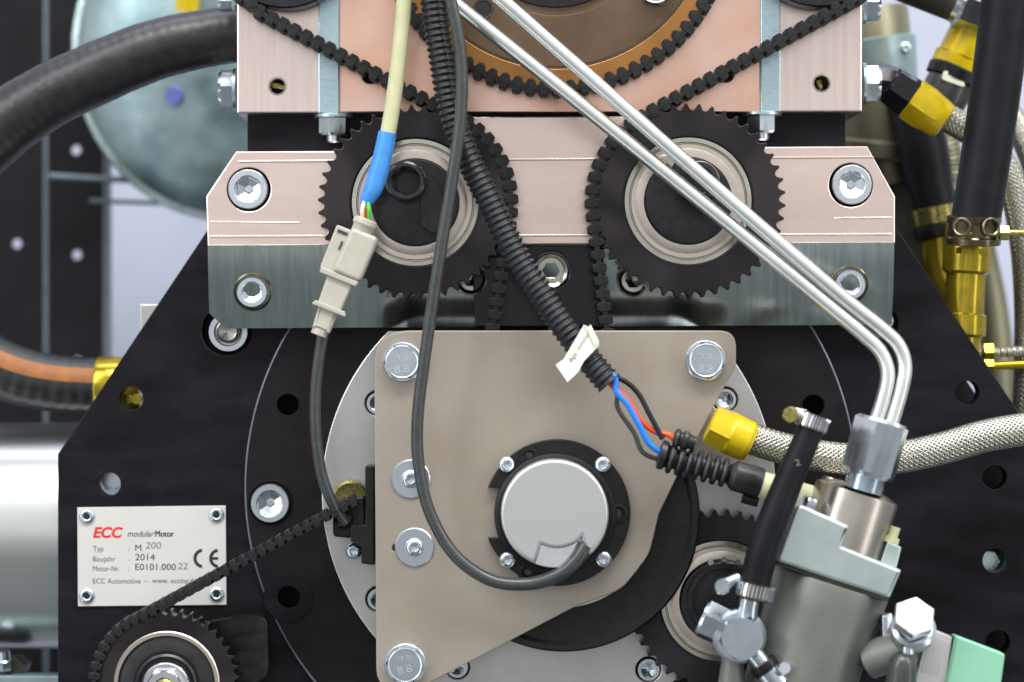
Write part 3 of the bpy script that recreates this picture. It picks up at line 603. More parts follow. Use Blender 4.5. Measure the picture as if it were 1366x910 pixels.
inst('hub_bolt', 'hubbolt', [('c', 27, -2), ('c', 27, 22), ('c', 26, 24.5), ('c', 23.5, 26), ('c', 20, 26), ('c', 18.5, 24.5), ('h', 18, 22), ('h', 17, -1), ('c', 2, -2)], 542, 243, 97, M['bolt_oil'], t, rot=.3)
t = empty('idler_roller', 380, -82, 90, roll % 'left of the pale cable', 'idler roller', 'idler rollers at the top edge')
turned('roller_body', [('c', 90, -36), ('c', 95, -34), ('c', 95, -2), ('c', 93, 0), ('c', 86, 0), ('c', 84, -5), ('c', 60, -5)], 380, -84, 88, M['bolt_blk'], t, n=80)
# upper right belt
tb = empty('timing_belt', 857, 155, 80, 'double sided toothed belt from upper right idler round the right sprocket', 'timing belt', 'toothed timing belts')
path = beltpath([('a', 1093, -84, 96, -20, 61.5), ('l', 1139, 0, 857, 155), ('a', GR[0], GR[1], 128, -118.5, -189), ('l', 791.5, 288, 822, 540)])
res = belt(tb, path, PI_, 94, 40, ph=4)
pl = [p for p in res if abs(hypot(p[0]-GR[0], p[1]-GR[1])-128) < .8][3]
t, out = sprocket(GR[0], GR[1], 130, pl, N_, 92, 36, 'black2', 'right upper black toothed sprocket crossed by the two bright tubes', group='black sprockets of the belt drive')
fill_sprocket(t, out, GR[0], GR[1], 92)
turned('hub_bolt', [('c', 28, -2), ('c', 28, 10), ('c', 26, 14), ('c', 20, 14), ('c', 19, 12), ('h', 18, 10), ('h', 17, -2), ('c', 2, -4)], 932, 243, 97, M['bolt_oil'], t, rot=.3, n=36)
plate('hub_key', [(876, 216), (884, 224), (890, 218), (896, 224), (902, 214), (896, 206), (880, 208)], [], 99, 6, M['bear'], t, .8)
t = empty('idler_roller', 1093, -84, 90, roll % 'right of the bright tubes', 'idler roller', 'idler rollers at the top edge')
turned('roller_body', [('c', 90, -36), ('c', 95, -34), ('c', 95, -2), ('c', 93, 0), ('c', 86, 0), ('c', 84, -5), ('c', 60, -5)], 1093, -86, 88, M['bolt_blk'], t, n=80)
# amber sprocket top centre
CO = (741, -114); NO = 81; PO = 2*pi*232/NO
tb = empty('timing_belt', CO[0], 118, 80, 'toothed belt wrapped under the large amber sprocket', 'timing belt', 'toothed timing belts')
path = beltpath([('l', 973, -220, 973, -114), ('a', CO[0], CO[1], 232, 0, 180), ('l', 509, -114, 509, -220)])
res = belt(tb, path, PO, 86, 40, tw=13, thh=20)
pl = [p for p in res if abs(hypot(p[0]-CO[0], p[1]-CO[1])-232) < .8][3]
t, out = sprocket(CO[0], CO[1], 231, pl, NO, 84, 36, 'gold', 'large amber sprocket with bronze face cut by the top edge', depth=9.5)
plate('sprocket_rim', out, [circ(CO[0], CO[1], 206, 90)], 84, 34, M['gold'], t, .9)
turned('rim_groove', [('c', 206.3, -3), ('c', 205, -2), ('c', 203, -2)], CO[0], CO[1], 84, M['khaki'], t, n=120, cap0=False, cap1=False)
turned('sprocket_face', [('c', 204.5, -20), ('c', 204, -3), ('c', 202, -1.5), ('c', 136, -1.5), ('c', 134, -5), ('c', 126, -5)], CO[0], CO[1], 84, M['bronze'], t, n=120)
turned('hub_ring', [('c', 124, -5), ('c', 123, 0), ('c', 108, 0), ('c', 106, 5), ('c', 92, 5)], CO[0], CO[1], 84, M['bolt_blk'], t, n=100)
hexhead(874, -16, 25, 84, t); turned('dark_hole', [('c', 14, .5), ('c', 13.5, 1.2), ('c', 11, 1.0), ('c', 10.5, .1)], 645, 12, 83, M['khaki'], t, n=30, cap0=False, cap1=False)
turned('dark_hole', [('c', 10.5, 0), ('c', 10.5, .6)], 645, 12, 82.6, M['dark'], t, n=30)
# lower left sprocket and belt
G3 = (222, 913); R3 = 97; N3 = 44; P3 = 2*pi*R3/N3
tb = empty('timing_belt', 176, 828, 90, 'toothed belt crossing the nameplate corner to the lower left sprocket', 'timing belt', 'toothed timing belts')
path = beltpath([('l', 470, 669, 176, 829), ('a', G3[0], G3[1], R3, -118.6, -200)])
res = belt(tb, path, P3, 118, 46, tw=10, thh=15.5, back=5.)
pl = [p for p in res if abs(hypot(p[0]-G3[0], p[1]-G3[1])-R3) < .8][3]
t, out = sprocket(G3[0], G3[1], R3+1, pl, N3, 112, 34, 'black2', 'lower left black sprocket with bright hex hub cut by the bottom edge', group='black sprockets of the belt drive', depth=7)
plate('sprocket_body', out, [circ(G3[0], G3[1], 70, 60)], 112, 40, M['turned_blk'], t, .8)
turned('outer_race', [('c', 71, -20), ('c', 71, 0), ('c', 69.5, 1.2), ('c', 65, 1.2), ('c', 64, -3)], G3[0], G3[1], 112, M['bear'], t, n=90, cap0=False, cap1=False)
turned('rubber_seal', [('c', 64.5, -4), ('c', 60, -2), ('c', 44, -2), ('c', 42, -8)], G3[0], G3[1], 112, M['hose'], t, n=80)
turned('inner_race', [('c', 42, -6), ('c', 41, 4), ('c', 38, 6), ('c', 34, 2), ('c', 30, 2)], G3[0], G3[1], 112, M['bolt_blk'], t, n=80)
turned('hub_nut', [('c', 32, 0), ('c', 32, 8), ('c', 30, 10), ('h', 27, 10), ('h', 27, 22), ('c', 22, 26), ('c', 14, 26), ('c', 12, 20)], G3[0], G3[1]+2, 112, M['chrome'], t, n=36, ang=12)
turned('hub_stud', [('c', 11, 0), ('c', 11, 14), ('c', 8, 17)], G3[0], G3[1]+2, 126, M['brass_s'], t)
# lower right sprocket
G4 = (962, 802)
t, out = sprocket(G4[0], G4[1], 122, (G4[0]+122, G4[1]), 44, 78, 30, 'black2', 'lower right black sprocket behind the clamped hose fittings', group='black sprockets of the belt drive')
fill_sprocket(t, out, G4[0], G4[1], 80, scale=.95)
turned('retaining_ring', [('c', 50, 0), ('c', 49, 3), ('c', 42, 3), ('c', 41, 0)], G4[0]+4, G4[1]-2, 86, M['bolt_blk'], t, n=60, cap0=False, cap1=False)
for i in range(3): turned('ring_tooth', [('c', 4, 0), ('c', 4, 3)], 948+18*i, 750-4*(i == 1), 84, M['race'], t, n=12)
# ================================================================== CENTRE
t = empty('flanged_pulley', 752, 688, 98, 'large dark flanged pulley showing round the lower edge of the taupe plate', 'pulley')
turned('pulley_flange', [('c', 176, -26), ('c', 181, -22), ('c', 182, -4), ('c', 179, 0), ('c', 173, -.5), ('c', 168, -5), ('c', 148, -6), ('c', 120, -6)], 752, 688, 98, M['blackp'], t, n=140)
t = empty('taupe_plate', 735, 650, 112, 'taupe coated mounting plate in the middle held by three hex bolts', 'mounting plate')
tp = [(499, 441, 46), (982, 441, 46), (982, 487, 20), (903, 636, 8), (879, 686, 12), (866, 740, 60), (830, 786, 50), (766, 810, 20), (600, 897), (560, 918, 20), (502, 920, 48)]
plate('plate_body', rpoly(tp), [circ(528, 731, 5, 16)], 112, 12, M['taupe'], t, 1.5)
plate('spacer_ring', arc(748, 683, 128.5, -8, 98, 40)+arc(748, 683, 100, 98, -8, 30), [], 101, 10, M['disc'], t, 1)
for (x, y, R, rt, tx) in ((537, 483, 25, .0, 1), (941, 481, 25.5, .3, 1), (541, 886, 26, .1, 1)):
    turned('bolt_washer_face', r_washer(R+1.5)[:3]+[('c', R*.9, .11*R)], x, y, 112, M['zinc'], t, n=48)
    hexhead(x, y, R, 114, t, rot=rt)
    text('8.8', x-10, x+10, y+15 if y < 800 else y+14, 10, 114+.57*R+.3, M['emb'], t, rot=-.06 if x > 900 else (.22 if y > 800 else .1), bold=.02, name='stamped_grade')
    text('TS', x-9, x+9, y-3, 6, 114+.57*R+.3, M['emb'], t, rot=0 if y < 800 else .25, name='stamped_mark')
for x, y in ((548, 639), (553, 730)):
    inst('washer', 'wash', r_washer(26), x, y, 112, M['zinc'], t, n=48); inst('pan_screw', 'pan12', r_pan(12.5), x, y, 114.5, M['zinc'], t, rot=.4, ang=35)
t = empty('motor_unit', 742, 684, 122, 'round motor with silver cap in a black screwed ring on the taupe plate', 'motor')
ro = arc(743, 684, 98, -158, 158, 60)
ro = arc(743, 684, 98, -160, 160, 60)+[(668, 717.5)]+arc(741, 686, 80, 157, 203, 10)+[(668, 651)]
plate('mounting_ring', rpoly([(p[0], p[1]) for p in ro]), [circ(825, 684, 5, 16), circ(706, 607, 5, 16), circ(704, 764, 5, 16)], 124, 12, M['blackp'], t, 1.5)
for a, b in ((825, 684), (706, 608), (704, 763)): turned('boss', [('c', 14, -2), ('c', 13, 2.5), ('c', 8, 3), ('c', 5, -4)], a, b, 124, M['blackp'], t, n=30, cap0=False, cap1=False)
turned('collar', [('c', 82, -2), ('c', 81, 4), ('c', 76, 6), ('c', 74, 5)], 741, 686, 124, M['blackp'], t, n=80)
cx, cy = 740, 685
scoop = [(776, 717), (772, 721.5), (766, 725.5), (759, 728.8), (751, 731), (743, 731.6), (735, 731), (728, 729), (722, 726.5)]
oc = [p for p in circ(cx, cy, 72, 120, a0=0)]
a1 = math.degrees(atan2(742-cy, 783-cx)); a2 = math.degrees(atan2(752-cy, 714-cx))
oc = arc(cx, cy, 72, a2, a1+360, 100)+scoop
plate('silver_cap', rpoly(oc), [], 172, 44, M['cap'], t, 4.5, ang=60)
turned('cap_base', [('c', 71.5, 0), ('c', 71.5, 12), ('c', 66, 15)], cx, cy, 124, M['cap'], t, n=80)
turned('cable_outlet', [('c', 70, 0), ('c', 70, 22), ('c', 66, 26)], cx, cy, 124, M['cap'], t, n=80)
fl = scoop+[p for p in arc(cx, cy, 71.5, a2, a1, 20)]
link('outlet_floor', [V(x_, y_, 171.4-.17*((x_-716)*.92-(y_-748)*.38)) for x_, y_ in fl], [tuple(range(len(fl)))], M['chrome'], t)
for x, y in ((676, 620), (804, 620), (677, 747), (805, 746)): inst('pan_screw', 'pan11', r_pan(11.5), x, y, 124, M['zinc'], t, rot=x*.1, ang=35)
# sensor at left of the taupe plate
t = empty('speed_sensor', 470, 685, 80, 'black sensor block with cable at the left edge of the taupe plate', 'sensor')
turned('brass_boss', [('c', 24, -6), ('c', 24, 6), ('c', 21, 9), ('c', 14, 7)], 468, 665, 50, M['brass_s'], t, n=40)
plate('sensor_body', rpoly([(444, 668, 6), (486, 662, 4), (488, 714, 4), (466, 718), (444, 716, 6)]), [], 90, 36, M['blackp'], t, 3)
plate('sensor_flange', rpoly([(487, 622, 2), (499, 622), (499, 754), (482, 752), (482, 730), (468, 722), (468, 700), (487, 700)]), [], 98, 50, M['blackp'], t, 1.5)
turned('cable_gland', [('c', 12, 0), ('c', 13, 3), ('c', 12, 10), ('c', 9, 12)], 460, 694, 90, M['blackp'], t, axis=AX(-.3, -.4, 1), n=28)
turned('sensor_screw', r_pan(11), 472, 735, 60, M['zinc'], t, n=36)
# ================================================================== NAMEPLATE
t = empty('nameplate', 203, 742, 2, 'silver riveted maker nameplate with red lettering on the black plate', 'nameplate')
plate('metal_plate', [(103, 677), (301, 674.5), (302, 807), (104, 809)], [], 3, 2.4, M['plate'], t, .5)
for a, b in ((116, 689), (289, 687), (116, 795), (289, 793)):
    o = inst('rivet', 'riv', r_rivet(10.3), a, b, 3, M['zinc'], t, ang=50); inst('rivet_mandrel', 'mand', [('c', 4.4, 0), ('c', 4.2, 3.2)], a, b, 3, M['dark'], o, n=16)
Tz = 3.25
text('ECC', 124, 164, 717, 13.5, Tz, M['inkr'], t, shear=.22, bold=.35)
text('modular', 170, 206, 716, 8.2, Tz, M['ink'], t, shear=.25)
text('Motor', 207, 231.7, 716, 8.2, Tz, M['ink'], t); text('Motor', 207.6, 232.3, 716, 8.2, Tz+.06, M['ink'], t)
text('Typ', 124, 138, 735.5, 7, Tz, M['inkg'], t); text('Baujahr', 124, 154, 749, 7, Tz, M['inkg'], t); text('Motor-Nr.', 124, 159.5, 762, 7, Tz, M['inkg'], t)
for yy in (735, 748, 761): text(':', 171.2, 172.6, yy, 5.2, Tz, M['inkl'], t)
text('M', 180.5, 188.5, 735, 8.6, Tz, M['ink'], t); text('200', 194, 215, 732, 9, Tz, M['inkl'], t, shear=.1)
text('2014', 180.5, 206.5, 747.5, 8.6, Tz, M['ink'], t)
text('E0101.000', 180.5, 234.5, 760.5, 8.6, Tz, M['ink'], t); text('22', 237, 250, 759.5, 8.6, Tz, M['inkl'], t, shear=.15)
text('ECC Automotive', 124, 187.5, 778.5, 7, Tz, M['inkg'], t); text('\u2013', 192, 197, 778, 7, Tz, M['inkg'], t)
text('www. eccing.de', 203, 262, 778, 7, Tz, M['inkg'], t)
plate('ce_mark', arc(271, 745, 13, -98, -262, 22)+arc(271, 745, 8.8, -262, -98, 22), [], Tz+.1, .5, M['ink'], t, .05)
plate('ce_mark', arc(292, 745, 13, -98, -262, 22)+arc(292, 745, 8.8, -262, -98, 22), [], Tz+.1, .5, M['ink'], t, .05)
plate('ce_mark', [(283, 743.2), (291, 743.2), (291, 746.8), (283, 746.8)], [], Tz+.25, .5, M['ink'], t, .05)
# ================================================================== CABLES
t = empty('white_plug', 458, 350, 150, 'ivory plug connector hanging in front of the left sprocket', 'connector')
A0 = (490, 292); ax = AX(-.37, .93, 0)
def along(s): n = hypot(.37, .93); return (A0[0]-.37/n*s, A0[1]+.93/n*s)
UPV = None
turned('plug_boot', [('c', 13, 0), ('c', 16, 2), ('c', 16.5, 8), ('c', 14, 12), ('c', 14, 24)], A0[0]-1, A0[1], 150, M['ivory'], t, axis=ax, n=32)
def rot_rect(s0, s1, w0, w1, c0=0., c1=0., rr=4):
    n = hypot(.37, .93); ux, uy = -.37/n, .93/n; px, py = uy, -ux
    q = lambda s, w: (A0[0]+ux*s+px*w, A0[1]+uy*s+py*w)
    return rpoly([q(s0, c0+w0)+(rr,), q(s1, c1+w1)+(rr,), q(s1, c1-w1)+(rr,), q(s0, c0-w0)+(rr,)])
plate('plug_shell', rot_rect(18, 82, 19, 20, 4, 2, 7), [], 166, 32, M['ivory'], t, 5, ang=60)
plate('plug_latch', rot_rect(22, 84, 13, 13, -22, -22, 3), [], 162, 22, M['ivory'], t, 2)
plate('latch_window', rot_rect(27, 31, 7, 7, -24, -24, 1), [], 163.2, 2, M['khaki'], t, .3)
plate('latch_window', rot_rect(40, 52, 1.3, 1.3, -20, -20, .5), [], 163.2, 2, M['khaki'], t, .3)
plate('plug_rim', rot_rect(82, 90, 27, 26, -7, -7, 2), [], 164, 30, M['ivory'], t, 1.6)
plate('socket_shell', rot_rect(88, 134, 18, 16, -4, -4, 3), [], 160, 26, M['ivory'], t, 3)
plate('socket_wing', rot_rect(126, 133, 21, 25, -3, -3, 2), [], 163, 10, M['ivory'], t, 1.5)
plate('socket_tail', rot_rect(130, 162, 14, 12, -4, -3, 3), [], 158, 22, M['ivory'], t, 4)
turned('tail_ring', [('c', 11, 0), ('c', 11, 8)], along(160)[0]-3, along(160)[1]-1, 148, M['ivory'], t, axis=ax, n=24)
t = empty('sensor_cable', 425, 570, 140, 'dark grey cable from the ivory plug down to the black sensor', 'cable')
tube('cable_jacket', [(434, 436, 146, 7.5), (428, 462, 144, 7.5), (421, 520, 140, 7.5), (421, 575, 136, 7.5), (428, 628, 128, 7.5), (442, 668, 118, 7.5), (460, 696, 98, 7.5)], M['greyc'], t, 16)
t = empty('cream_cable', 530, 90, 150, 'cream sleeved cable ending in blue tape above the ivory plug', 'cable')
tube('cream_sleeve', [(545, -90, 150, 10.5), (539, 0, 150, 10.5), (533, 70, 150, 10.5), (524, 140, 150, 10.5), (515, 192, 150, 10.5)], M['cream'], t, 20)
tube('blue_tape', [(517, 177, 150, 12.2), (510, 210, 150, 12.8), (500, 246, 150, 13), (492, 262, 150, 11), (487, 274, 150, 7)], M['bluetape'], t, 20, 3)
for dx, mm, nm in ((-5, 'whitew', 'white_wire'), (0, 'orangew', 'orange_wire'), (4, 'greenw', 'green_wire')): tube(nm, [(489+dx*.5, 266, 154, 2.6), (488+dx, 282, 154+abs(dx), 2.8), (489+dx, 298, 150, 2.6)], M[mm], t, 8)
t = empty('long_grey_cable', 590, 380, 150, 'long dark grey cable looping down to the silver motor cap', 'cable')
tube('cable_jacket', [(592, -90, 190, 8.2), (600, -10, 188, 8.2), (614, 70, 184, 8.2), (615, 150, 180, 8.2), (603, 240, 176, 8.2), (587, 340, 172, 8.2), (569, 460, 166, 8.2), (557, 560, 160, 8.2), (560, 630, 156, 8.2), (576, 690, 154, 8.2), (608, 742, 154, 8.4), (655, 774, 156, 8.6), (705, 779, 160, 9), (744, 767, 164, 9.4), (768, 748, 166, 9.8), (782, 728, 164, 11)], M['greyc'], t, 18)
t = empty('conduit_harness', 690, 330, 150, 'black corrugated conduit crossing diagonally with wires at its end', 'cable conduit')
def corr(s, r): u = (s/8.4) % 1.; return r-1.25*(1+cos(2*pi*u))
tube('corrugated_tube', [(572, -80, 150, 18), (579, 10, 150, 18), (590, 83, 150, 18), (602, 149, 150, 18), (622, 205, 150, 18), (650, 262, 150, 18), (688, 340, 152, 18.5), (722, 393, 154, 18.5), (752, 436, 156, 18.5), (784, 478, 158, 18.5), (813, 512, 160, 18.5)], M['condu'], t, 28, .70, fn=corr, ang=80)
tube('blue_wire', [(806, 494, 166, 4.4), (820, 503, 168, 4.4), (822, 522, 170, 4), (836, 538, 172, 4), (852, 566, 172, 4), (866, 592, 170, 4), (890, 609, 166, 4)], M['bluew'], t, 12)
tube('orange_wire', [(804, 500, 160, 3.8), (820, 518, 160, 3.8), (838, 534, 160, 3.8), (856, 562, 162, 3.8), (876, 577, 164, 3.8), (892, 580, 168, 3.8), (906, 592, 168, 3.8)], M['orangew'], t, 12)
tube('black_wire', [(810, 500, 158, 3.5), (834, 509, 158, 3.5), (852, 526, 160, 3.5), (868, 556, 166, 3.5), (884, 586, 170, 3.5)], M['blackp'], t, 12)
tube('black_wire', [(812, 504, 158, 3.4), (824, 522, 158, 3.4), (824, 544, 156, 3.4), (846, 578, 156, 3.4), (858, 604, 158, 3.4), (888, 616, 160, 3.4)], M['greyc'], t, 12)
# rubber boot
bx, by = 884, 607; n_ = hypot(132, 38); ax = AX(132, 38, 0)
rs = [('c', 12, -6), ('c', 20, -4), ('c', 20, 3), ('c', 16, 6)]
for i in range(7):
    z = 12+i*12.2; R = 22.5-.4*i
    rs += [('c', R-8, z-4.6), ('c', R-1.5, z-3), ('c', R, z), ('c', R-1.5, z+3), ('c', R-8, z+4.6)]
rs += [('c', 19, 98), ('c', 20.5, 100), ('c', 20.5, 134), ('c', 19, 137), ('c', 15, 137)]
turned('rubber_boot', rs, bx, by, 160, M['hose'], t, axis=ax, n=40)
turned('boot_hood', [('c', 8, -10), ('c', 12, -8), ('c', 13.5, -4), ('c', 10, -1), ('c', 10, 1), ('c', 13, 4), ('c', 13, 8), ('c', 10, 12), ('c', 9, 20)], 908, 586, 172, M['hose'], t, axis=ax, n=32)
turned('boot_clip', [('c', 7, 0), ('c', 7, 22)], 990, 664, 158, M['blackp'], t, axis=ax, n=12)
turned('cream_plug', [('c', 17.5, 0), ('c', 18, 2), ('c', 18, 74), ('c', 14, 76)], 1014, 646, 160, M['cream'], t, axis=ax, n=32)
P_ = [(741, 487), (752, 479), (779, 433), (784, 437), (788, 433), (799, 455), (799, 461), (779, 482), (771, 497), (757, 510)]
lab = plate('paper_label', P_, [], 181, 1.6, M['sticker'], t, .3)
plate('label_fold', [(779, 433), (785, 436), (797, 458), (794, 463)], [], 183, 1.2, M['whitew'], t, .3)
text('Aps', 0, 13, 0, 6.5, 0, M['inkg'], t, name='label_lettering', rot=1.02).location = V(763, 484, 182.4)-WO[t]
text('motcksuoi', 0, 29, 0, 5, 0, M['inkl'], t, name='label_lettering', rot=1.02).location = V(773, 467, 182.4)-WO[t]
# bright tubes
t = empty('hydraulic_line', 900, 245, 170, 'lower left one of the two bright diagonal nickel tubes', 'metal tube', 'pair of bright bent tubes')
tube('bent_tube', [(484, -95, 150, 9.8), (610, 7, 152, 9.8), (730, 103, 156, 9.8), (850, 200, 162, 9.8), (970, 297, 172, 9.8), (1040, 354, 180, 10), (1110, 412, 188, 10), (1152, 447, 194, 10), (1175, 470, 198, 10), (1184, 498, 202, 10), (1178, 532, 206, 10), (1165, 572, 210, 10)], M['tube'], t, 22, 4)
t = empty('hydraulic_line', 930, 230, 176, 'upper right one of the two bright diagonal nickel tubes', 'metal tube', 'pair of bright bent tubes')
tube('bent_tube', [(562, -94, 160, 10), (660, -8, 160, 10), (770, 89, 164, 10), (880, 186, 171, 10), (990, 282, 178, 10), (1048, 332, 184, 10), (1128, 400, 190, 10), (1178, 440, 194, 10), (1199, 462, 196, 10), (1207, 490, 198, 10), (1201, 525, 204, 10), (1186, 574, 210, 10)], M['tube'], t, 22, 4)
# front braided hose with yellow nut
t = empty('front_braided_hose', 1150, 605, 110, 'braided steel hose with yellow nut crossing in front of the black plate', 'braided hose')
braided('steel_braid', [(975, 575, 118, 21), (1010, 588, 118, 21), (1060, 602, 116, 21.5), (1120, 612, 112, 22), (1185, 612, 108, 22), (1250, 600, 104, 22), (1310, 583, 100, 22), (1366, 573, 96, 22), (1440, 566, 92, 22)], t, 20)
ax = AX(.90, .42, 0)
turned('hose_nut', [('c', 18, -2), ('h', 27, 0), ('h', 30, 26), ('c', 28.5, 30), ('c', 28, 54), ('c', 25, 60), ('c', 21, 60)], 948, 566, 118, M['yellow'], t, axis=ax, n=36, rot=.25, ang=12)
# ================================================================== PUMP, LOWER RIGHT
t = empty('pump', 1115, 780, 200, 'grey injection pump with pale cap and two tubes screwed into its top', 'pump')
a_ = (-.30, .954); ax = AX(a_[0], a_[1], 0)
turned('pump_cylinder', [('c', 30, -4), ('c', 44, 0), ('c', 56, 5), ('c', 57, 9), ('c', 57, 130)], 1145, 652, 170, M['brown'], t, axis=ax, n=72)
turned('side_cylinder', [('c', 20, -30), ('c', 24, 0), ('c', 24, 60)], 1108, 668, 130, M['brown'], t, axis=ax, n=40)
cap_ = rpoly([(1064, 671, 9), (1133, 702, 1.5), (1123, 729, 1), (1203, 761, 3), (1187, 799, 4), (1036, 749, 6)])
plate('pump_cap', cap_, [], 236, 92, M['pumpb'], t, 4.5, ang=40)
plate('cap_seam', rpoly([(1037, 750), (1186, 799), (1185, 803), (1035, 754)]), [], 232, 84, M['khaki'], t, 1)
turned('pump_body', [('c', 77, 0), ('c', 78, 3), ('c', 77, 40), ('c', 74, 90), ('c', 72, 240)], 1110, 776, 168, M['pumpg'], t, axis=ax, n=96)
plate('side_lug', rpoly([(1184, 722), (1203, 730, 3), (1196, 758), (1174, 752)]), [], 200, 40, M['pumpb'], t, 2)
turned('lug_bolt', [('h', 11, 0), ('h', 11, 8), ('c', 7, 8), ('c', 7, 22)], 1188, 724, 190, M['cream'], t, axis=AX(.3, -.95, 0), n=36)
turned('cap_bolt', [('h', 13, 0), ('h', 13, 10), ('c', 10, 13)], 1078, 676, 215, M['zinc'], t, axis=AX(.3, -.95, .1), n=36)
ax2 = AX(-.27, .96, 0)
tc_ = empty('tube_coupling', 1165, 600, 210, 'polished hex coupling joining both bright tubes to the pump', 'coupling')
turned('hex_coupling', [('c', 33, -2), ('h', 39, 2), ('h', 39, 70), ('c', 33, 76)], 1177, 562, 208, M['zinc'], tc_, axis=ax2, n=36, rot=.30, ang=12)
turned('threaded_neck', [('c', 25+(i % 2)*2, 74+i*2) for i in range(12)], 1177, 562, 208, M['zinc'], tc_, axis=ax2, n=40)
# clamped black hose
th = empty('clamped_hose', 1045, 680, 235, 'short black hose clamped at both ends beside the pump', 'hose')
tube('hose_body', [(1084, 560, 232, 17.5), (1077, 583, 234, 18), (1060, 622, 238, 19), (1040, 672, 242, 20.5), (1022, 720, 244, 21), (1010, 765, 244, 21), (1002, 800, 244, 21)], M['hose_matte'], th, 32)
def worm(x, y, d, R, ax, sx, sy):
    c = turned('hose_clamp', [('c', R, 0), ('c', R+2, .5), ('c', R+2, 20), ('c', R, 21)], x, y, d, M['clampb'], th, axis=ax, n=44)
    X, Y, Z = basis(ax)
    for i in range(13):
        a = radians(-66+i*11); pth = Vector((0, -1, 0)); side = Z.cross(pth).normalized(); rr = (R+2.4)*S*K(d); c0 = V(x, y, d)+Z*10*S*K(d)
        p = c0+(pth*cos(a)+side*sin(a))*rr
        u = (pth*cos(a)+side*sin(a)); v = u.cross(Z).normalized(); q = [p+v*sg*1.25*S+Z*zz*(7.5+sg*1.2)*S-u*.5*S for sg, zz in ((-1, -1), (1, -1), (1, 1), (-1, 1))]
        vs = q+[k_+u*2.4*S for k_ in q]
        link('band_rib', vs, [(0, 1, 2, 3), (4, 5, 6, 7), (0, 1, 5, 4), (1, 2, 6, 5), (2, 3, 7, 6), (3, 0, 4, 7)], M['chrome'], c)
    return c
c = worm(1087, 553, 232, 19, AX(-.36, .93, 0), 0, 0)
turned('worm_screw', [('c', 9, -6), ('c', 10.5, 0), ('c', 11, 6), ('c', 9.5, 9), ('x', 5, 9), ('x', 4.5, 5)], 1055, 553, 246, M['brass_s'], th, axis=AX(-.15, 0, 1), n=32)
turned('worm_housing', [('c', 9, 0), ('c', 10, 2), ('c', 10, 18), ('c', 8, 20)], 1056, 552, 240, M['zinc'], th, axis=AX(.9, .2, -.2), n=24)
c = worm(1009, 778, 246, 23, AX(-.22, .97, 0), 0, 0)
turned('worm_screw', [('c', 8, -6), ('c', 10.5, 0), ('c', 11, 6), ('c', 9.5, 9), ('x', 5, 9), ('x', 4.5, 5)], 964, 782, 256, M['zinc'], th, axis=AX(-.15, 0, 1), n=32)
turned('worm_housing', [('c', 7, 0), ('c', 8, 2), ('c', 8, 24), ('c', 6, 26)], 964, 780, 250, M['zinc'], th, axis=AX(.85, -.3, -.2), n=24)
text('2', 0, 6, 0, 8, 0, M['inkl'], th, name='hose_marking', rot=.3).location = V(1062, 622, 260)-WO[th]
# banjo fitting
tb = empty('banjo_fitting', 990, 850, 230, 'silver banjo fitting with hex bolt facing out below the clamped hose', 'pipe fitting')
turned('banjo_ring', [('c', 34, -34), ('c', 36, -30), ('c', 36, -6), ('c', 32, -2)], 987, 850, 232, M['zinc'], tb, n=60)
turned('banjo_bolt', [('h', 31, -4), ('h', 31, 14), ('c', 27.5, 19), ('c', 24.5, 19)], 989, 850, 234, M['zinc'], tb, n=36, rot=.12, ang=12)
turned('banjo_neck', [('c', 16, 0), ('c', 13, 30), ('c', 14, 44)], 994, 838, 222, M['zinc'], tb, axis=AX(.15, -1, .1), n=36)
turned('side_nut', [('c', 22, 18), ('h', 26, 22), ('h', 27, 50), ('c', 22, 54)], 985, 846, 212, M['zinc'], tb, axis=AX(-.93, -.42, -.1), n=36, rot=.3, ang=12)
turned('lower_neck', [('c', 13, 20), ('c', 13, 44), ('c', 18, 46), ('c', 18, 80)], 989, 850, 222, M['zinc'], tb, axis=AX(.62, .8, 0), n=36)
turned('lower_clamp_screw', [('c', 8, 0), ('c', 9, 3), ('c', 8, 10), ('x', 4, 10)], 1044, 892, 236, M['zinc'], tb, axis=AX(.2, -.2, 1), n=24)
turned('black_sleeve', [('c', 18.6, 0), ('c', 19, 1), ('c', 19, 12), ('c', 18.6, 13)], 1016, 884, 222, M['blackp'], tb, axis=AX(.62, .8, 0), n=36)
turned('cast_leg', [('c', 14, 0), ('c', 17, 30), ('c', 26, 120)], 978, 872, 206, M['pumpg'], tb, axis=AX(-.05, 1, 0), n=36)
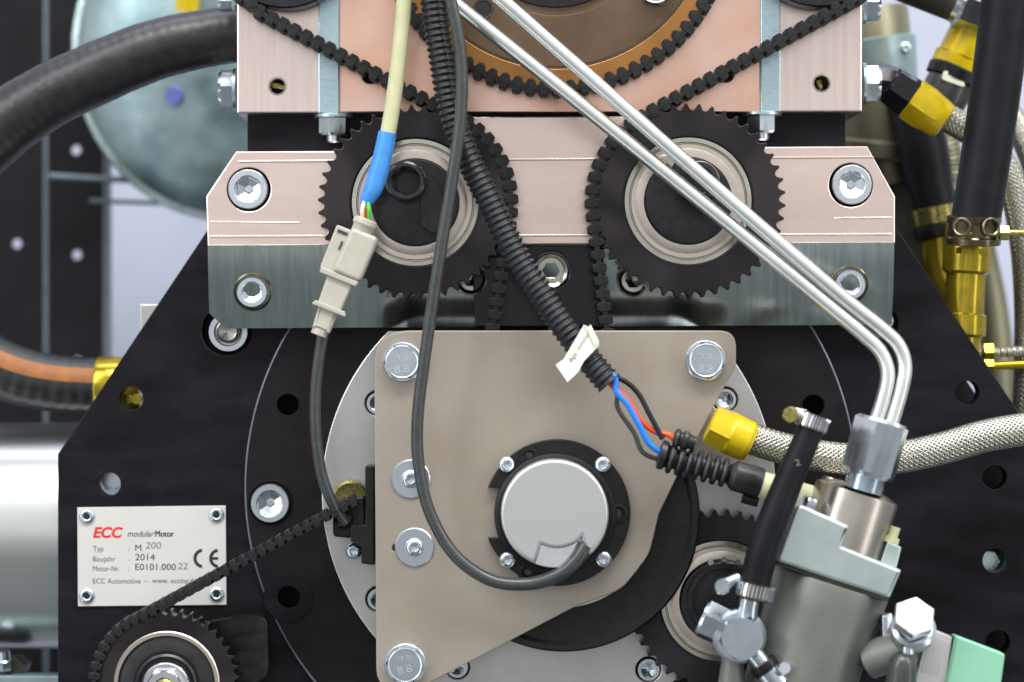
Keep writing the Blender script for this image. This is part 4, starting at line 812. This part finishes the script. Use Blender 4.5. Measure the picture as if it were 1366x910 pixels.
# right banjo, valve blocks
tv = empty('valve_block', 1290, 890, 190, 'ribbed aluminium block capped by a mint green block at the bottom right', 'valve block')
plate('ribbed_block', rpoly([(1240, 838, 2), (1270, 850), (1255, 960), (1205, 960)]), [], 214, 30, M['ribbed'], tv, 1.5)
for i in range(8): plate('rib', [(1243-i*.0+i*3.2, 848+i*1.2), (1244.4+i*3.2, 848+i*1.2), (1230.4+i*3.2, 896+i*.6), (1229+i*3.2, 896+i*.6)], [], 215.4, 2.4, M['ribbed'], tv, .3)
plate('block_gasket', rpoly([(1270, 848), (1275, 850), (1256, 960), (1250, 960)]), [], 213, 24, M['khaki'], tv, .8)
plate('green_block', rpoly([(1275, 848, 2), (1341, 873, 4), (1329, 960), (1252, 960)]), [], 220, 30, M['green'], tv, 2.5)
tq = empty('right_banjo', 1215, 830, 240, 'shiny banjo bolt with bright white face beside the mint green block', 'pipe fitting')
axw = AX(.04, -.57, 1)
turned('banjo_bolt', [('h', 29, -16), ('h', 29, 0), ('h', 27.5, 1.5)], 1220, 822, 262, M['chrome'], tq, axis=axw, n=36, rot=.35, ang=12)
turned('banjo_ring', [('c', 28, -40), ('c', 30, -36), ('c', 30, -18), ('c', 25, -14)], 1222, 830, 258, M['zinc'], tq, axis=axw, n=48)
plate('banjo_bracket', rpoly([(1176, 820, 6), (1190, 818), (1196, 850), (1230, 858), (1228, 866), (1178, 858, 6)]), [], 214, 24, M['chrome'], tq, 2.5)
turned('banjo_neck', [('c', 9, 0), ('c', 9, 26), ('c', 6, 28), ('c', 7, 40)], 1212, 846, 246, M['chrome'], tq, axis=AX(-.05, 1, 0), n=28)
tube('rubber_cap', [(1207, 870, 246, 8), (1205, 880, 246, 17), (1203, 900, 246, 20), (1199, 940, 246, 21), (1195, 1000, 246, 21)], M['greyc'], tq, 28)
t = bpy.data.objects['pump']; ax = AX(a_[0], a_[1], 0)
turned('body_boss', [('c', 26, 0), ('c', 24, 60)], 1160, 880, 196, M['pumpg'], t, axis=AX(.7, -.3, .4), n=36)
print('objects', len(bpy.data.objects))
